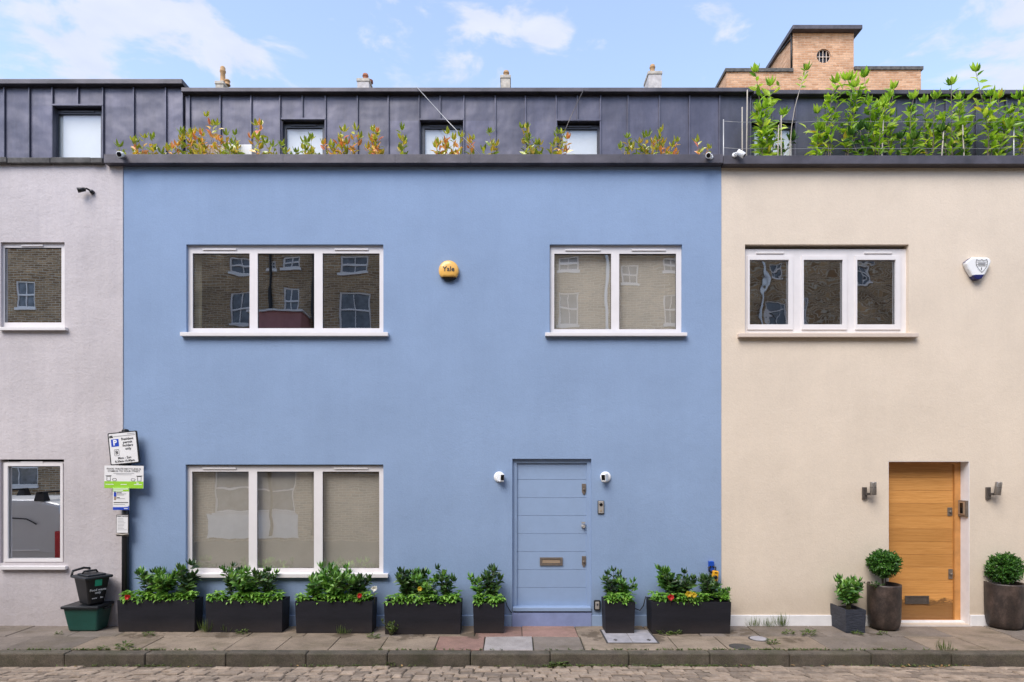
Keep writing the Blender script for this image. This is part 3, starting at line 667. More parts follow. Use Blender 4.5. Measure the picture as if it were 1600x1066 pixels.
mb.quad((t0, TY, zl), (t0, bk+4, zl), (t0, bk+4, zt), (t0, TY, zt)); mb.quad((t1, TY, 0), (t1, TY, zt), (t1, bk+4, zt), (t1, bk+4, 0))
mb.quad((x0, TY, 0), (t0, TY, 0), (t0, TY, zl), (x0, TY, zl)); mb.quad((t1, TY, 0), (x1, TY, 0), (x1, TY, zr), (t1, TY, zr))
mb.quad((x0, TY, 0), (x0, bk+4, 0), (x0, bk+4, zl), (x0, TY, zl)); mb.quad((x1, TY, 0), (x1, TY, zr), (x1, bk+4, zr), (x1, bk+4, 0))
obj('wall', mb, 'brickwarm', tw)
mb = MB(); mb.box(t0-.14, t1+.26, TY-.3, bk+.4, zt, Z(45.5, TY)); obj('roof', mb, 'zinccap', tw, bevel=.02)
mb = MB(); mb.box(x0-.07, t0-.005, TY-.07, bk+4.1, zl, zl+.16); mb.box(t1+.005, x1+.08, TY-.07, bk+4.1, zr, zr+.16); obj('parapet_coping', mb, 'coping', tw)
mb = MB(); mb.lathe([(rr-.001, .0), (rr-.001, .06), (rr-.06, .06), (rr-.06, .0)], 40, (cx_, TY+.13, cz_), 'y')
wf = obj('window', MB().box(cx_-.012, cx_+.012, TY+.07, TY+.12, cz_-rr, cz_+rr).box(cx_-rr, cx_+rr, TY+.072, TY+.118, cz_-.012, cz_+.012).box(cx_-rr*.5-.012, cx_-rr*.5+.012, TY+.074, TY+.115, cz_-rr*.85, cz_+rr*.85).box(cx_+rr*.5-.012, cx_+rr*.5+.012, TY+.074, TY+.115, cz_-rr*.85, cz_+rr*.85), 'creamsill', tw)
m2 = MB()
for k in range(n):
    j = (k+1) % n; f_ = .94
    a, b = hole[k], hole[j]; a2, b2 = [(cx_+(p[0]-cx_)*f_, cz_+(p[1]-cz_)*f_) for p in (a, b)]
    m2.quad((a[0], TY+.06, a[1]), (b[0], TY+.06, b[1]), (b2[0], TY+.06, b2[1]), (a2[0], TY+.06, a2[1]))
obj('window_rim', m2, 'creamsill', wf)
m2 = MB(); m2.lathe([(rr, 0), (rr, .005)], 40, (cx_, TY+.14, cz_), 'y'); obj('pane', m2, 'blackgloss', wf)
mb = MB(); mb.tube([(t0-.05, TY+.06, zt), (t0-.05, TY+.06, zl+.2)], .045, 8); mb.tube([(t0-.05, TY+.06, zt-.2), (t0-.05, TY+1.4, zt-.02)], .04, 8); obj('drainpipe', mb, 'black', tw)

# ---- chimneys peeping over the roof
CH = 16.0
def chimney(px, ytop, yst, half, potm, stm, potpx, pots, label):
    x = X(px, CH); zst = Z(yst, CH)
    c = thing('chimney', label, 'chimney', (x, CH, 6), 'chimneys peeping over the roof')
    hw = half*(D+CH)/F
    mb = MB(); mb.box(x-hw, x+hw, CH-.4, CH+.4, 6, zst-.13); obj('stack', mb, stm, c)
    mb = MB(); mb.box(x-hw-.03, x+hw+.03, CH-.43, CH+.43, zst-.13, zst); obj('stack_cap', mb, 'chimcap', c, bevel=.02)
    for dx, k in pots:
        pr = potpx*(D+CH)/F/2; h = (yst-ytop)*(D+CH)/F*k; mb = MB(); cc = (x+dx*(D+CH)/F, CH-.1, zst)
        mb.lathe([(pr*1.1, 0), (pr*1.1, h*.1), (pr*.9, h*.14), (pr*.82, h*.66), (pr*1.05, h*.7), (pr*1.05, h*.78), (pr*.85, h*.82), (pr*.9, h*.93), (pr*.6, h)], 16, cc); obj('chimney_pot', mb, potm, c)
chimney(350, 107, 136, 6, 'pottan', 'chimcap', 8.5, [(0, 1), (7, .3)], 'brown clay chimney pot tallest at the left over the roof edge')
chimney(571, 118, 132, 9, 'potred', 'chimbrick', 9, [(1, 1), (8, .3)], 'low white chimney stack with a squat red-brown pot')
chimney(790, 113.5, 127, 7, 'pottan', 'chimcap', 9, [(1, 1)], 'stone capped chimney with one tan pot above roof middle')
chimney(1020, 104, 121, 10, 'pottan', 'chimbrick', 8.5, [(-1.5, 1)], 'grey rendered chimney stack with tan pot nearest the brick tower')

# ---- opposite side of the street (seen in the panes)
OY = -11.0
def RX(px): return (px-800)*20/F
def RZ_(py): return H+(725-py)*20/F
opp = thing('brick_terrace', 'brown brick terrace with white sash windows reflected in the upper panes', 'house', (0, OY, RZ))
sash = [(-40, 21, 50, 437, 480), (0, 357, 391, 455, 505), (0, 357, 391, 400, 425), (0, 441, 463, 448, 490), (0, 416, 430, 403, 418), (0, 440, 464, 398, 416), (0, 530, 574, 398, 424), (0, 528, 576, 455, 512), (0, 874, 905, 400, 420), (0, 873, 905, 455, 505), (0, 972, 998, 410, 442), (0, 1040, 1062, 400, 420), (0, 1040, 1062, 460, 505), (0, 1205, 1230, 408, 430), (0, 1206, 1236, 468, 505), (0, 1340, 1362, 405, 436), (0, 1258, 1268, 465, 500), (0, 332, 459, 728, 800), (0, 700, 760, 735, 830), (0, 880, 960, 735, 800), (0, 1150, 1240, 735, 800), (0, -10, 55, 700, 760)]
holes = [(RX(a), RX(b), RZ_(d), RZ_(c)) for _, a, b, c, d in sash]
mb = MB(); mb.grid(-24, 24, RZ-.05, 9.75, holes, OY, -.14); obj('wall', mb, 'brickdark', opp)
mb = MB(); mb.box(-24, 24, OY-4, OY+.12, 9.75, 9.92); obj('parapet_coping', mb, 'coping', opp)
for a, b, c, d in holes:
    q = .05; y0 = OY-.1; mb = MB(); mb.box(a, a+q, y0, y0+.06, c, d); mb.box(b-q, b, y0, y0+.06, c, d); mb.box(a+q, b-q, y0, y0+.06, d-q, d); mb.box(a+q, b-q, y0, y0+.06, c, c+q)
    zm = (c+d)/2; mb.box(a+q, b-q, y0+.002, y0+.062, zm-.025, zm+.025); xm = (a+b)/2; mb.box(xm-.012, xm+.012, y0+.004, y0+.05, c+q, d-q)
    w_ = obj('window', mb, 'white', opp)
    mb = MB(); mb.quad((b, y0+.02, c), (a, y0+.02, c), (a, y0+.02, d), (b, y0+.02, d)); obj('pane', mb, 'curtainpane', w_)
    mb = MB(); mb.box(a-.05, b+.05, OY-.02, OY+.06, c-.08, c-.003); obj('sill', mb, 'white', w_)
mb = MB(); mb.box(RX(322), RX(465), OY+.004, OY+.05, RZ_(843), RZ_(803)); obj('painted_panel', mb, 'whitewall', opp)
for p in (421, 489, 948, 1195): 
    mb = MB(); mb.tube([(RX(p), OY+.07, 0), (RX(p), OY+.07, 9.6)], .05, 8); obj('drainpipe', mb, 'black' if p < 900 else 'whiteplastic', opp)
xa, xb = RX(405), RX(482); zb_ = 4.7
mb = MB(); mb.box(xa, xb, OY+.004, OY+.9, zb_, RZ_(497)); bay = obj('bay', mb, 'pinkrender', opp)
mb = MB(); mb.box(xa-.06, xb+.06, OY+.006, OY+.98, RZ_(497)+.002, RZ_(494)); obj('bay_roof', mb, 'white', bay)

# ---- grey van parked just left of the frame (it shows in the lower left pane)
vx, vy = -7.81, -2.55
van = thing('van', 'grey panel van with roof bars reflected in the lower left window', 'van', (vx-2.2, vy, RZ))
prof = [(0, .35), (0, .95), (-.02, 1.55), (-.10, 1.78), (-.5, 1.86), (-2.4, 1.86), (-2.85, 1.78), (-3.5, 1.18), (-4.25, 1.02), (-4.42, .8), (-4.42, .35)]
mb = MB(); w2 = .9; n = len(prof)
secs = [(-w2+.02, .0), (-w2, 1), (w2, 1), (w2-.02, .0)]
def vz(h): return RZ+h
i = len(mb.v)
rows_y = lambda h: w2-(.10 if h > 1.6 else .03 if h > 1.2 else 0)
for s_ in (-1, 1): mb.v += [(vx+p, vy+s_*rows_y(h), vz(h)) for p, h in prof]
mb.face(*range(i, i+n)[::-1]); mb.face(*range(i+n, i+2*n))
for k in range(n): j = (k+1) % n; mb.face(i+k, i+j, i+n+j, i+n+k)
body = obj('body', mb, 'vanpaint', van, bevel=.05)
mb = MB(); mb.box(vx-1.5, vx-.35, vy+w2-.001, vy+w2+.012, vz(.98), vz(1.0)); mb.box(vx-2.4, vx-.2, vy+w2-.001, vy+w2+.02, vz(.68), vz(.73)); obj('side_moulding', mb, 'whiteplastic', body, bevel=.005)
mb = MB(); mb.tube([(vx-2.6, vy+w2-.015, vz(1.56)), (vx-1.0, vy+w2-.015, vz(1.56)), (vx-.6, vy+w2-.015, vz(1.53)), (vx-.42, vy+w2-.012, vz(1.44))], .012, 5); obj('panel_gap', mb, 'lid', body)
for s_ in (-1, 1):
    mb = MB(); yy = vy+s_*(w2-.04); mb.box(vx-.09, vx+.03, min(yy, yy+s_*.055), max(yy, yy+s_*.055), vz(.86), vz(1.32)); obj('tail_lamp', mb, 'red', van, bevel=.015)
    mb = MB(); yy = vy+s_*.6; mb.box(vx-4.42, vx-4.2, yy-.18, yy+.18, vz(.72), vz(.9)); obj('headlight', mb, 'whiteplastic', van, bevel=.03)
    mb = MB(); yy = vy+s_*(w2-.045); mb.prism([(vx-2.3, vz(1.15)), (vx-3.15, vz(1.15)), (vx-2.75, vz(1.65)), (vx-2.3, vz(1.68))][::-1], yy-.02, yy+.02); obj('side_window', mb, 'blackgloss', van)
for wx in (-.9, -3.6):
    for s_ in (-1, 1):
        mb = MB(); cc = (vx+wx, vy+s_*(w2-.1)+.11, RZ+.32); mb.lathe([(.2, 0), (.31, .0), (.32, .05), (.32, .17), (.31, .22), (.2, .22)], 28, cc, 'y'); wl = obj('wheel', mb, 'tyre', van)
        mb = MB(); mb.lathe([(.2, -.005), (.2, .225)], 20, cc, 'y'); obj('rim', mb, 'steel', wl)
for bx_ in (-.45, -1.9):
    mb = MB(); mb.box(vx+bx_-.03, vx+bx_+.03, vy-.8, vy+.8, vz(1.97), vz(2.0)); 
    for s_ in (-1, 1): mb.taper(vx+bx_-.06, vx+bx_+.06, vy+s_*.72-.05, vy+s_*.72+.05, vz(1.84), vz(1.99), -.03)
    obj('roof_bar', mb, 'black', van)
mb = MB(); mb.box(vx-.02, vx+.08, vy-.88, vy+.88, vz(.36), vz(.62)); obj('bumper', mb, 'black', van, bevel=.03)
mb = MB(); mb.quad((vx-2.88, vy-.72, vz(1.765)), (vx-2.88, vy+.72, vz(1.765)), (vx-3.46, vy+.8, vz(1.24)), (vx-3.46, vy-.8, vz(1.24))); mb.v = [(p[0]-.02, p[1], p[2]+.015) for p in mb.v]; obj('windscreen', mb, 'blackgloss', van)

# ------------------------------------------------------------------ fittings on the walls
# gold round alarm
ax, az = X(701, -.06), Z(423, -.05)
al = thing('alarm_box', 'round golden alarm box with dark lower edge on blue wall', 'alarm box', (ax, 0, az))
r0 = 15.6/108
mb = MB(); mb.lathe([(r0*.98, 0), (r0, .02), (r0*.97, .05), (r0*.9, .06)], 48, (ax, 0, az), 'y'); obj('base', mb, 'blackgloss', al)
mb = MB(); mb.lathe([(r0*1.0, .018), (r0*1.01, .03), (r0*.985, .062), (r0*.86, .075), (r0*.5, .082), (.01, .084)], 56, (ax, 0, az), 'y')
cutz = az-r0*.66
mb.v = [(p[0], p[1], max(p[2], cutz)) for p in mb.v]; cov = obj('cover', mb, 'gold', al)
mb = MB(); text(mb, 'Yale', .098, ax+.002, az+.012, -.0865, bold=.0018); obj('lettering', mb, 'print', cov)
# white shield alarm on cream wall
sx, sz = X(1530), Z(419); SA = thing('alarm_box', 'white rounded triangular alarm box with shield emblem on cream wall', 'alarm box', (sx, 0, sz))
def sp(px, py): return (X(px, -.08), Z(py, -.08))
def zz(q): return [(1495+a/17.77, 390+b/17.77) for a, b in q]
outl = zz([(255, 370), (290, 310), (420, 215), (480, 205), (870, 210), (950, 250), (975, 330), (940, 420), (800, 690), (700, 800), (610, 830), (520, 800), (440, 710), (330, 530)])[::-1]
mb = MB(); mb.prism([sp(*p) for p in outl][::-1] if False else [sp(*p) for p in outl], -.075, .004); obj('cover', mb, 'whiteplastic', SA, bevel=.022)
mb = MB(); mb.prism([sp(*p) for p in zz([(440, 710), (520, 690), (790, 683), (700, 805), (610, 835), (520, 808)])][::-1], -.079, .003); obj('lens', mb, 'navy', SA, bevel=.012)
mb = MB(); mb.prism([sp(*p) for p in zz([(262, 345), (300, 300), (420, 212), (430, 222), (380, 275), (290, 330)])][::-1], -.06, .003); obj('lens', mb, 'navy', SA, bevel=.004)
mb = MB(); sh_ = [sp(*p) for p in zz([(550, 270), (580, 300), (625, 312), (665, 300), (690, 272), (715, 300), (755, 312), (800, 295), (828, 268), (850, 330), (845, 420), (815, 490), (760, 570), (695, 635), (625, 565), (565, 475), (535, 400), (533, 340)])]
mb.ribbon(sh_, .0055, -.082, True)
for a, b, c, d, e in ((545, 848, 348, 0, .004), (545, 845, 418, 0, .004), (590, 795, 452, 0, .006)): mb.ribbon([sp(*zz([(a, c)])[0]), sp(*zz([(b, c)])[0])], e, -.082)
mb.ribbon([sp(*zz([(685, 500)])[0]), sp(*zz([(685, 565)])[0])], .009, -.082)
mb.cm = 1; mb.ribbon([sp(*zz([(600, 382)])[0]), sp(*zz([(790, 382)])[0])], .016, -.0821)
obj('emblem', mb, ['print', 'greyprint'], SA)

# bullet cameras on the parapet, and the black twin camera
def bullet(px, py, dirv, label, ypl=-.12, base_dx=0.04, disc=True):
    x, z = X(px, ypl), Z(py, ypl)
    c = thing('security_camera', label, 'camera', (x, ypl, z), 'small white cameras on the parapet')
    d = Vector(dirv).normalized(); ctr = Vector((x, ypl-.075, z))
    mb = MB(); b0 = Vector((x+base_dx, ypl, z+.015)); mb.lathe([(.034, 0), (.034, .01), (.02, .018)], 18, tuple(b0), 'y'); mb.tube([tuple(b0+Vector((0, -.01, 0))), tuple(b0+Vector((0, -.05, .01))), tuple(ctr)], .011, 8); obj('bracket', mb, 'whiteplastic', c)
    mb = MB(); mb.tube([tuple(ctr-d*.06), tuple(ctr-d*.055), tuple(ctr+d*.05), tuple(ctr+d*.055)], [.034, .038, .04, .036], 18); obj('body', mb, 'whiteplastic', c)
    mb = MB(); mb.tube([tuple(ctr+d*.05), tuple(ctr+d*.058)], [.031, .030], 18); obj('lens', mb, 'blackgloss', c)
bullet(193.5, 245.5, (.2, -1, -.45), 'white bullet camera at the left end of the blue house parapet', base_dx=-.05)
bullet(1104.5, 247.5, (-.35, -1, -.4), 'white bullet camera on the dark coping at the blue wall right end', base_dx=.055)
bullet(1155, 244.5, (1, -.35, -.85), 'white bullet camera over the cream wall angled down to the right', base_dx=-.07)
tx, tz = X(139, -.05), Z(301, -.05)
tcam = thing('security_camera', 'black camera on ball bracket high on the lilac wall', 'camera', (tx, LY, tz))
mb = MB(); mb.lathe([(.03, 0), (.03, .03), (.022, .045), (.006, .05)], 16, (X(146), LY, Z(301.5)), 'y'); obj('base', mb, 'blackgloss', tcam)
mb = MB(); mb.tube([(X(146), -.04, Z(301)), (X(142), -.09, Z(299)), (X(137), -.09, Z(300.5))], .014, 8); obj('arm', mb, 'black', tcam)
mb = MB(); d = Vector((-.8, -.5, -.35)).normalized(); c0 = Vector((X(134), -.09, Z(301))); mb.tube([tuple(c0-d*.05), tuple(c0+d*.05)], [.026, .036], 12); obj('body', mb, 'black', tcam)

# round spot cameras either side of the blue door
def spot(px, s_, label):
    x, z = X(px, -.03), Z(745.5, -.03); c = thing('security_camera', label, 'camera', (x, 0, z), 'round white cameras beside the blue door')
    mb = MB(); mb.lathe([(.078, 0), (.079, .012), (.07, .03), (.045, .036)], 36, (x, 0, z), 'y'); obj('mount', mb, 'whiteplastic', c)
    rot = Matrix.Translation((x+s_*.022, -.07, z-.004)) @ Matrix.Rotation(s_*R(32), 4, 'Z') @ Matrix.Rotation(R(8), 4, 'X')
    mb = MB(); mb.box(-.036, .036, -.05, .05, -.062, .058); mb.xf(rot); b_ = obj('body', mb, 'whiteplastic', c, bevel=.014)
    mb = MB(); mb.box(-.027, .027, -.053, -.045, -.035, .045); mb.xf(rot); obj('lens', mb, 'blackgloss', b_, bevel=.006)
spot(780, 1, 'round white camera left of the blue door')
spot(946.5, -1, 'round white camera right of the blue door, above the doorbell')
x0, x1, z0, z1 = rect(934, 944, 782.5, 803, -.02)
db = thing('doorbell', 'grey video doorbell with black lens right of blue door', 'doorbell', ((x0+x1)/2, 0, z0))
mb = MB(); mb.box(x0, x1, -.022, .001, z0, z1); obj('casing', mb, 'black', db, bevel=.006)
mb = MB(); mb.box(x0+.008, x1-.008, -.028, -.02, z0+.008, z1-.006); fp = obj('front_plate', mb, 'steel', db, bevel=.005)
mb = MB(); mb.lathe([(.024, 0), (.024, .006), (.016, .008)], 18, ((x0+x1)/2, -.027, z1-.055), 'y'); obj('lens', mb, 'blackgloss', db)
mb = MB(); mb.lathe([(.014, 0), (.014, .005)], 16, ((x0+x1)/2, -.027, z0+.045), 'y'); obj('button', mb, 'brass', db)
x0, x1, z0, z1 = rect(928, 938.5, 938, 953.5, -.03)
ks_ = thing('key_safe', 'small grey key safe in a black surround low beside blue door', 'key safe', ((x0+x1)/2, 0, z0))
mb = MB(); mb.box(x0, x1, -.04, .001, z0, z1); obj('surround', mb, 'black', ks_, bevel=.014)
mb = MB(); mb.box(x0+.018, x1-.02, -.05, -.038, z0+.015, z1-.02); obj('front_plate', mb, 'steel', ks_, bevel=.008)
mb = MB(); mb.box(x0+.035, x1-.037, -.056, -.049, z0+.07, z1-.045); obj('shutter', mb, 'darkframe', ks_, bevel=.004)
# bronze entry box on the white reveal of the oak door
xr = door_c[1]-.006; z0, z1 = Z(807.5, .1), Z(782, .1)
eb = thing('entry_box', 'bronze entry box on the white reveal beside oak door', 'entry phone', (xr, .1, z0))
mb = MB(); mb.box(xr-.035, xr+.001, .02, .19, z0, z1); obj('casing', mb, 'bronze', eb, bevel=.006)
mb = MB(); mb.box(xr-.042, xr-.034, .045, .165, z0+.03, z1-.02); obj('front_plate', mb, 'brass', eb, bevel=.004)
mb = MB(); mb.box(xr-.046, xr-.041, .075, .135, z0+.05, z1-.035); obj('slot', mb, 'blackgloss', eb)
# wall lights
def wall_light(px, tilt, label):
    x, z = X(px, -.05), Z(768, -.05)
    c = thing('wall_light', label, 'wall light', (x, 0, z), 'steel wall lights beside the oak door')
    mb = MB(); mb.box(x-.075, x-.015, -.03, .008, z-.115, z+.06); obj('back_plate', mb, 'lampmetal', c, bevel=.006)
    mb = MB(); mb.box(x-.045, x+.02, -.07, -.029, z-.055, z-.02); obj('arm', mb, 'lampmetal', c, bevel=.004)
    rot = Matrix.Translation((x+.03, -.1, z+.045)) @ Matrix.Rotation(R(tilt), 4, 'Y')
    mb = MB(); mb.lathe([(.036, -.095), (.042, -.09), (.042, .085), (.04, .092), (.03, .092)], 24); mb.xf(rot); sh = obj('lamp_shade', mb, 'shademetal', c)
    mb = MB(); mb.lathe([(.043, .012), (.0435, .016), (.043, .02)], 24); mb.xf(rot); obj('ring', mb, 'lampmetal', sh)
wall_light(1358, 0, 'upright steel wall light left of the oak door')
wall_light(1552, 7, 'tilted steel wall light right of the oak door')
# tap timer
yx, yz = X(1112, -.05), Z(886, -.05)
ht = thing('hose_timer', 'yellow hose timer hanging from a blue tap block at blue wall corner', 'hose timer', (yx, 0, yz))
mb = MB(); mb.box(X(1108, -.05), X(1116, -.05), -.05, .001, Z(893, -.05), Z(877.5, -.05)); obj('tap_block', mb, 'bluepl', ht, bevel=.005)
mb = MB()
for s_ in (-1, 1): mb.tube([(yx+s_*.01, -.05, yz+.01), (yx+s_*.05, -.07, yz-.005), (yx+s_*.045, -.08, yz-.05), (yx+s_*.0+.02, -.08, yz-.085)], .012, 8)
obj('hose_loop', mb, 'black', ht)
rot = Matrix.Translation((X(1117, -.09), -.09, Z(900, -.09))) @ Matrix.Rotation(R(8), 4, 'Y')
mb = MB(); mb.box(-.043, .043, -.035, .03, -.075, .075); mb.xf(rot); tb = obj('casing', mb, 'yellow', ht, bevel=.014)
mb = MB(); mb.lathe([(.026, 0), (.026, .014), (.018, .02)], 18, (0, -.034, -.012), 'y'); mb.box(-.02, .02, -.037, -.034, .042, .058); mb.xf(rot); obj('dial', mb, 'black', tb)

# ------------------------------------------------------------------ sign post and notices
PY = -.055; pxx = X(196, PY)
post = thing('sign_post', 'black street post carrying a tilted residents parking plate', 'sign post', (pxx, PY, 0))
mb = MB(); mb.tube([(pxx, PY, -.01), (pxx, PY, Z(673.5, PY))], .047, 20); mb.lathe([(.047, 0), (.04, .02), (.01, .03)], 20, (pxx, PY, Z(673.5, PY))); obj('pole', mb, 'blackpaint', post)
def board(cx_px, cy_px, wpx, hpx, rotd, y, corner=.02):
    k = (D+y)/F; cx, cz = X(cx_px, y), Z(cy_px, y); ro = R(rotd)
    def loc(u, v): return (cx+(u*math.cos(ro)-v*math.sin(ro))*k, cz+(u*math.sin(ro)+v*math.cos(ro))*k)
    def rrect(u0, u1, v0, v1, r=0):
        if not r: return [loc(u0, v0), loc(u1, v0), loc(u1, v1), loc(u0, v1)]
        p = []
        for (a, b, s0) in ((u1-r, v0+r, -90), (u1-r, v1-r, 0), (u0+r, v1-r, 90), (u0+r, v0+r, 180)):
            for q in range(5): t_ = R(s0+q*22.5); p.append(loc(a+r*math.cos(t_), b+r*math.sin(t_)))
        return p
    return loc, rrect, k, ro
y = PY-.062
loc, rr_, k, ro = board(193.6, 700.2, 44, 49, 5.8, y)
mb = MB(); mb.prism(rr_(-22.8, 22.8, -25.2, 25.2, 2), y-.008, y+.012); ps = obj('parking_plate', mb, 'black', post)
mb = MB(); mb.prism(rr_(-21, 21, -23.6, 23.6, 1.3), y-.011, y-.007); obj('plate_face', mb, 'signwhite', ps)
mb = MB(); mb.prism(rr_(-18.2, -6.4, 3.4, 15), y-.0125, y-.0105); obj('parking_square', mb, 'signblue', ps)
mb = MB(); p = loc(-12.3, 9.2); text(mb, 'P', 11.5*k, p[0], p[1], y-.0135, rot=ro, bold=.004); mb.cm = 1
for s_, u, v, sz in (('Resident', 7.4, 14.0, 5.4), ('permit', 7.4, 8.9, 5.4), ('holders', 7.4, 3.8, 5.4), ('only', 7.4, -1.3, 5.4), ('B', -11, -6.2, 8), ('Mon - Sun', .5, -15.2, 5), ('8.30am-10.00pm', .5, -20.2, 4.6)):
    p = loc(u, v); text(mb, s_, sz*k, p[0], p[1], y-.0135, rot=ro, bold=.001)
mb.ribbon(rr_(-14.6, -7.4, -11, -1.4, 1), .004, y-.0134, True)
mbl = mb; mb = MB()
p = loc(-17.5, 19.2)
for du in (-1.6, 0, 1.6): q_ = loc(-17.5+du, 20.6); mb.ribbon([loc(-17.5+du, 18.4), q_], .012, y-.0134)
mb.ribbon([loc(-20, 18.2), loc(-15, 18.2)], .014, y-.0135); obj('crest', mb, 'print', ps); mb = mbl; mb.cm = 2; mb.ribbon([loc(-13.5, 19.2), loc(20, 19.2)], .007, y-.0134); mb.ribbon([loc(8, 21.6), loc(20, 21.6)], .008, y-.0134)
obj('lettering', mb, ['whiteprint', 'print', 'greyprint'], ps)
mb = MB()
for py in (677, 725): mb.box(pxx-.055, pxx+.055, PY-.058, PY+.052, Z(py, PY)-.02, Z(py, PY)+.02)
obj('clamp', mb, 'black', post)
# recycling poster
y = PY-.07
loc, rr_, k, ro = board(193.7, 745.5, 61, 35.5, -.6, y)
po = thing('poster', 'white and lime green food recycling poster tied under the parking plate', 'poster', (pxx, y, Z(763, y)), 'notices tied to the street post')
mb = MB(); mb.prism(rr_(-30.6, 30.6, -17.7, 17.7), y-.002, y+.004); obj('board', mb, 'signwhite', po)
mb = MB(); mb.prism(rr_(-30.4, 30.4, -17.5, -6.8), y-.0035, y-.0015); obj('green_band', mb, 'signgreen', po)
mb = MB()
for s_, v in (('FOOD WASTE RECYCLING IS', 12.6), ('COMING TO YOUR STREET', 9.0)): p = loc(0, v); text(mb, s_, 3.9*k, p[0], p[1], y-.0045, rot=ro, bold=.0002, wide=1.05)
mbl = mb
for u, s_ in ((-24, 1), (24, -1)):
    mb = MB(); mb.ribbon(rr_(u-2.5, u+3, -6, 1), .005, y-.0045, True); mb.ribbon([loc(u-4, 1.6), loc(u+4.4, 1.9)], .009, y-.0045); mb.ribbon(rr_(u+s_*9.5-3, u+s_*9.5+3, -6, -2.4, 1.5), .005, y-.0045, True); obj('bin_drawing', mb, 'print', po)
mb = mbl
mb.cm = 1
mb.ribbon([loc(-16, 5.6), loc(16, 5.6)], .006, y-.0045); mb.ribbon([loc(-12, 3.6), loc(12, 3.6)], .005, y-.0045); mb.cm = 2
for u, l_ in ((-22, 12), (0, 9), (22, 12)): mb.ribbon([loc(u-l_/2, -11.6), loc(u+l_/2, -11.6)], .008, y-.0045)
mb.ribbon([loc(20, -9.4), loc(23, -9.4)], .012, y-.0045); obj('lettering', mb, ['print', 'greyprint', 'whiteprint'], po)
# collections notice
y = PY-.078
loc, rr_, k, ro = board(189.2, 779.5, 25.4, 35, 0, y)
n2 = thing('notice', 'collections notice with green heading and blue foot on the street post', 'notice', (X(189, y), y, Z(797, y)), 'notices tied to the street post')
mb = MB(); mb.prism(rr_(-12.7, 12.7, -17.5, 17.5), y-.002, y+.004); obj('board', mb, 'signwhite', n2)
mb = MB(); mb.prism(rr_(-12.6, 12.6, 11.5, 17.4), y-.0035, y-.0015); obj('green_band', mb, 'signgreen', n2)
mb = MB(); mb.prism([loc(-12.6, -17.4), loc(12.6, -17.4), loc(12.6, -10.5), loc(10.8, -12.6), loc(7, -13), loc(-12.6, -13)], y-.0035, y-.0015); obj('blue_band', mb, 'signblue', n2)
mb = MB()
for v, a, b, m_, wd in ((15.3, -11.5, 11, 2, .012), (13, -11.5, 3, 2, .01), (9.6, -6.4, 1, 0, .009), (7.8, -6.4, 8, 1, .006), (6, -6.4, 5, 1, .006), (2, -6.4, -2, 0, .008), (.3, -6.4, 6, 1, .006), (-5.8, -11.2, 11, 0, .009), (-8.8, -11.2, 6, 1, .006), (-15.3, 5, 10.5, 2, .009)):
    mb.cm = m_; mb.ribbon([loc(a, v), loc(b, v)], wd, y-.0045)
mb.cm = 3; mb.ribbon([loc(-9.2, 4.6), loc(-9.2, 9)], .034, y-.0044); mb.ribbon([loc(-9.4, 9), loc(-9.4, 11)], .015, y-.0044)
mb.cm = 4; mb.ribbon([loc(-9.2, -.8), loc(-9.2, 2.6)], .03, y-.0044)
obj('lettering', mb, ['print', 'greyprint', 'whiteprint', 'signblue', 'brass'], n2)
# public notice in a sleeve
y = PY-.062
loc, rr_, k, ro = board(191.3, 819, 17.5, 28, 0, y)
n3 = thing('notice', 'white public notice in a clear sleeve strapped lowest on the street post', 'notice', (X(191, y), y, Z(838, y)), 'notices tied to the street post')
mb = MB(); mb.prism(rr_(-9.4, 9.4, -19, 14.6), y-.001, y+.006); obj('sleeve', mb, 'lampmetal', n3)
mb = MB(); mb.prism(rr_(-8.7, 8.7, -13.6, 13.6), y-.0035, y-.0008); obj('sheet', mb, 'signwhite', n3)
mb = MB(); p = loc(0, 12); text(mb, 'PUBLIC NOTICE', 2.4*k, p[0], p[1], y-.0045, bold=.001); mb.cm = 1
for q in range(9): mb.ribbon([loc(-7, 8.6-q*2.2), loc(rnd.uniform(1, 7), 8.6-q*2.2)], .005, y-.0045)
obj('lettering', mb, ['print', 'greyprint'], n3)
mb = MB(); mb.tube([tuple((lambda q: (q[0], y-.008, q[1]))(loc(u, -16.5+abs(u)*.12))) for u in (-9, -4, 0, 5, 10)], .010, 6); obj('strap', mb, 'cane', n3)

# ------------------------------------------------------------------ bins
gx0, gx1 = X(95.5, -.36), X(154.5, -.36); gy0, gy1 = -.37, -.02; gh = Z(949, -.37)
gb = thing('recycling_box', 'green plastic recycling box with dark lid by the lilac wall', 'box', ((gx0+gx1)/2, -.2, 0))
mb = MB(); mb.taper(gx0+.015, gx1-.015, gy0+.01, gy1, 0, gh, .05); tub = obj('tub', mb, 'green', gb, bevel=.022)
mb = MB(); mb.box(gx0, gx1+.0, gy0-.012, gy1+.01, gh-.03, gh+.012); obj('lid', mb, 'lid', gb, bevel=.012)
mb = MB(); mb.box(gx1-.02, gx1+.03, gy0+.12, gy1-.12, gh-.055, gh-.032); obj('handle', mb, 'lid', tub, bevel=.006)
cxc, cyc = X(143.5, -.2), -.2; cb0 = gh+.014; ch = .40
cd_ = thing('food_caddy', 'black food waste caddy standing on the green recycling box', 'caddy', (cxc, cyc, cb0))
rot = Matrix.Translation((cxc, cyc, cb0)) @ Matrix.Rotation(R(-32), 4, 'Z')
mb = MB(); mb.taper(-.20, .20, -.155, .155, 0, ch, .055); mb.xf(rot); tub = obj('tub', mb, 'black', cd_, bevel=.03)
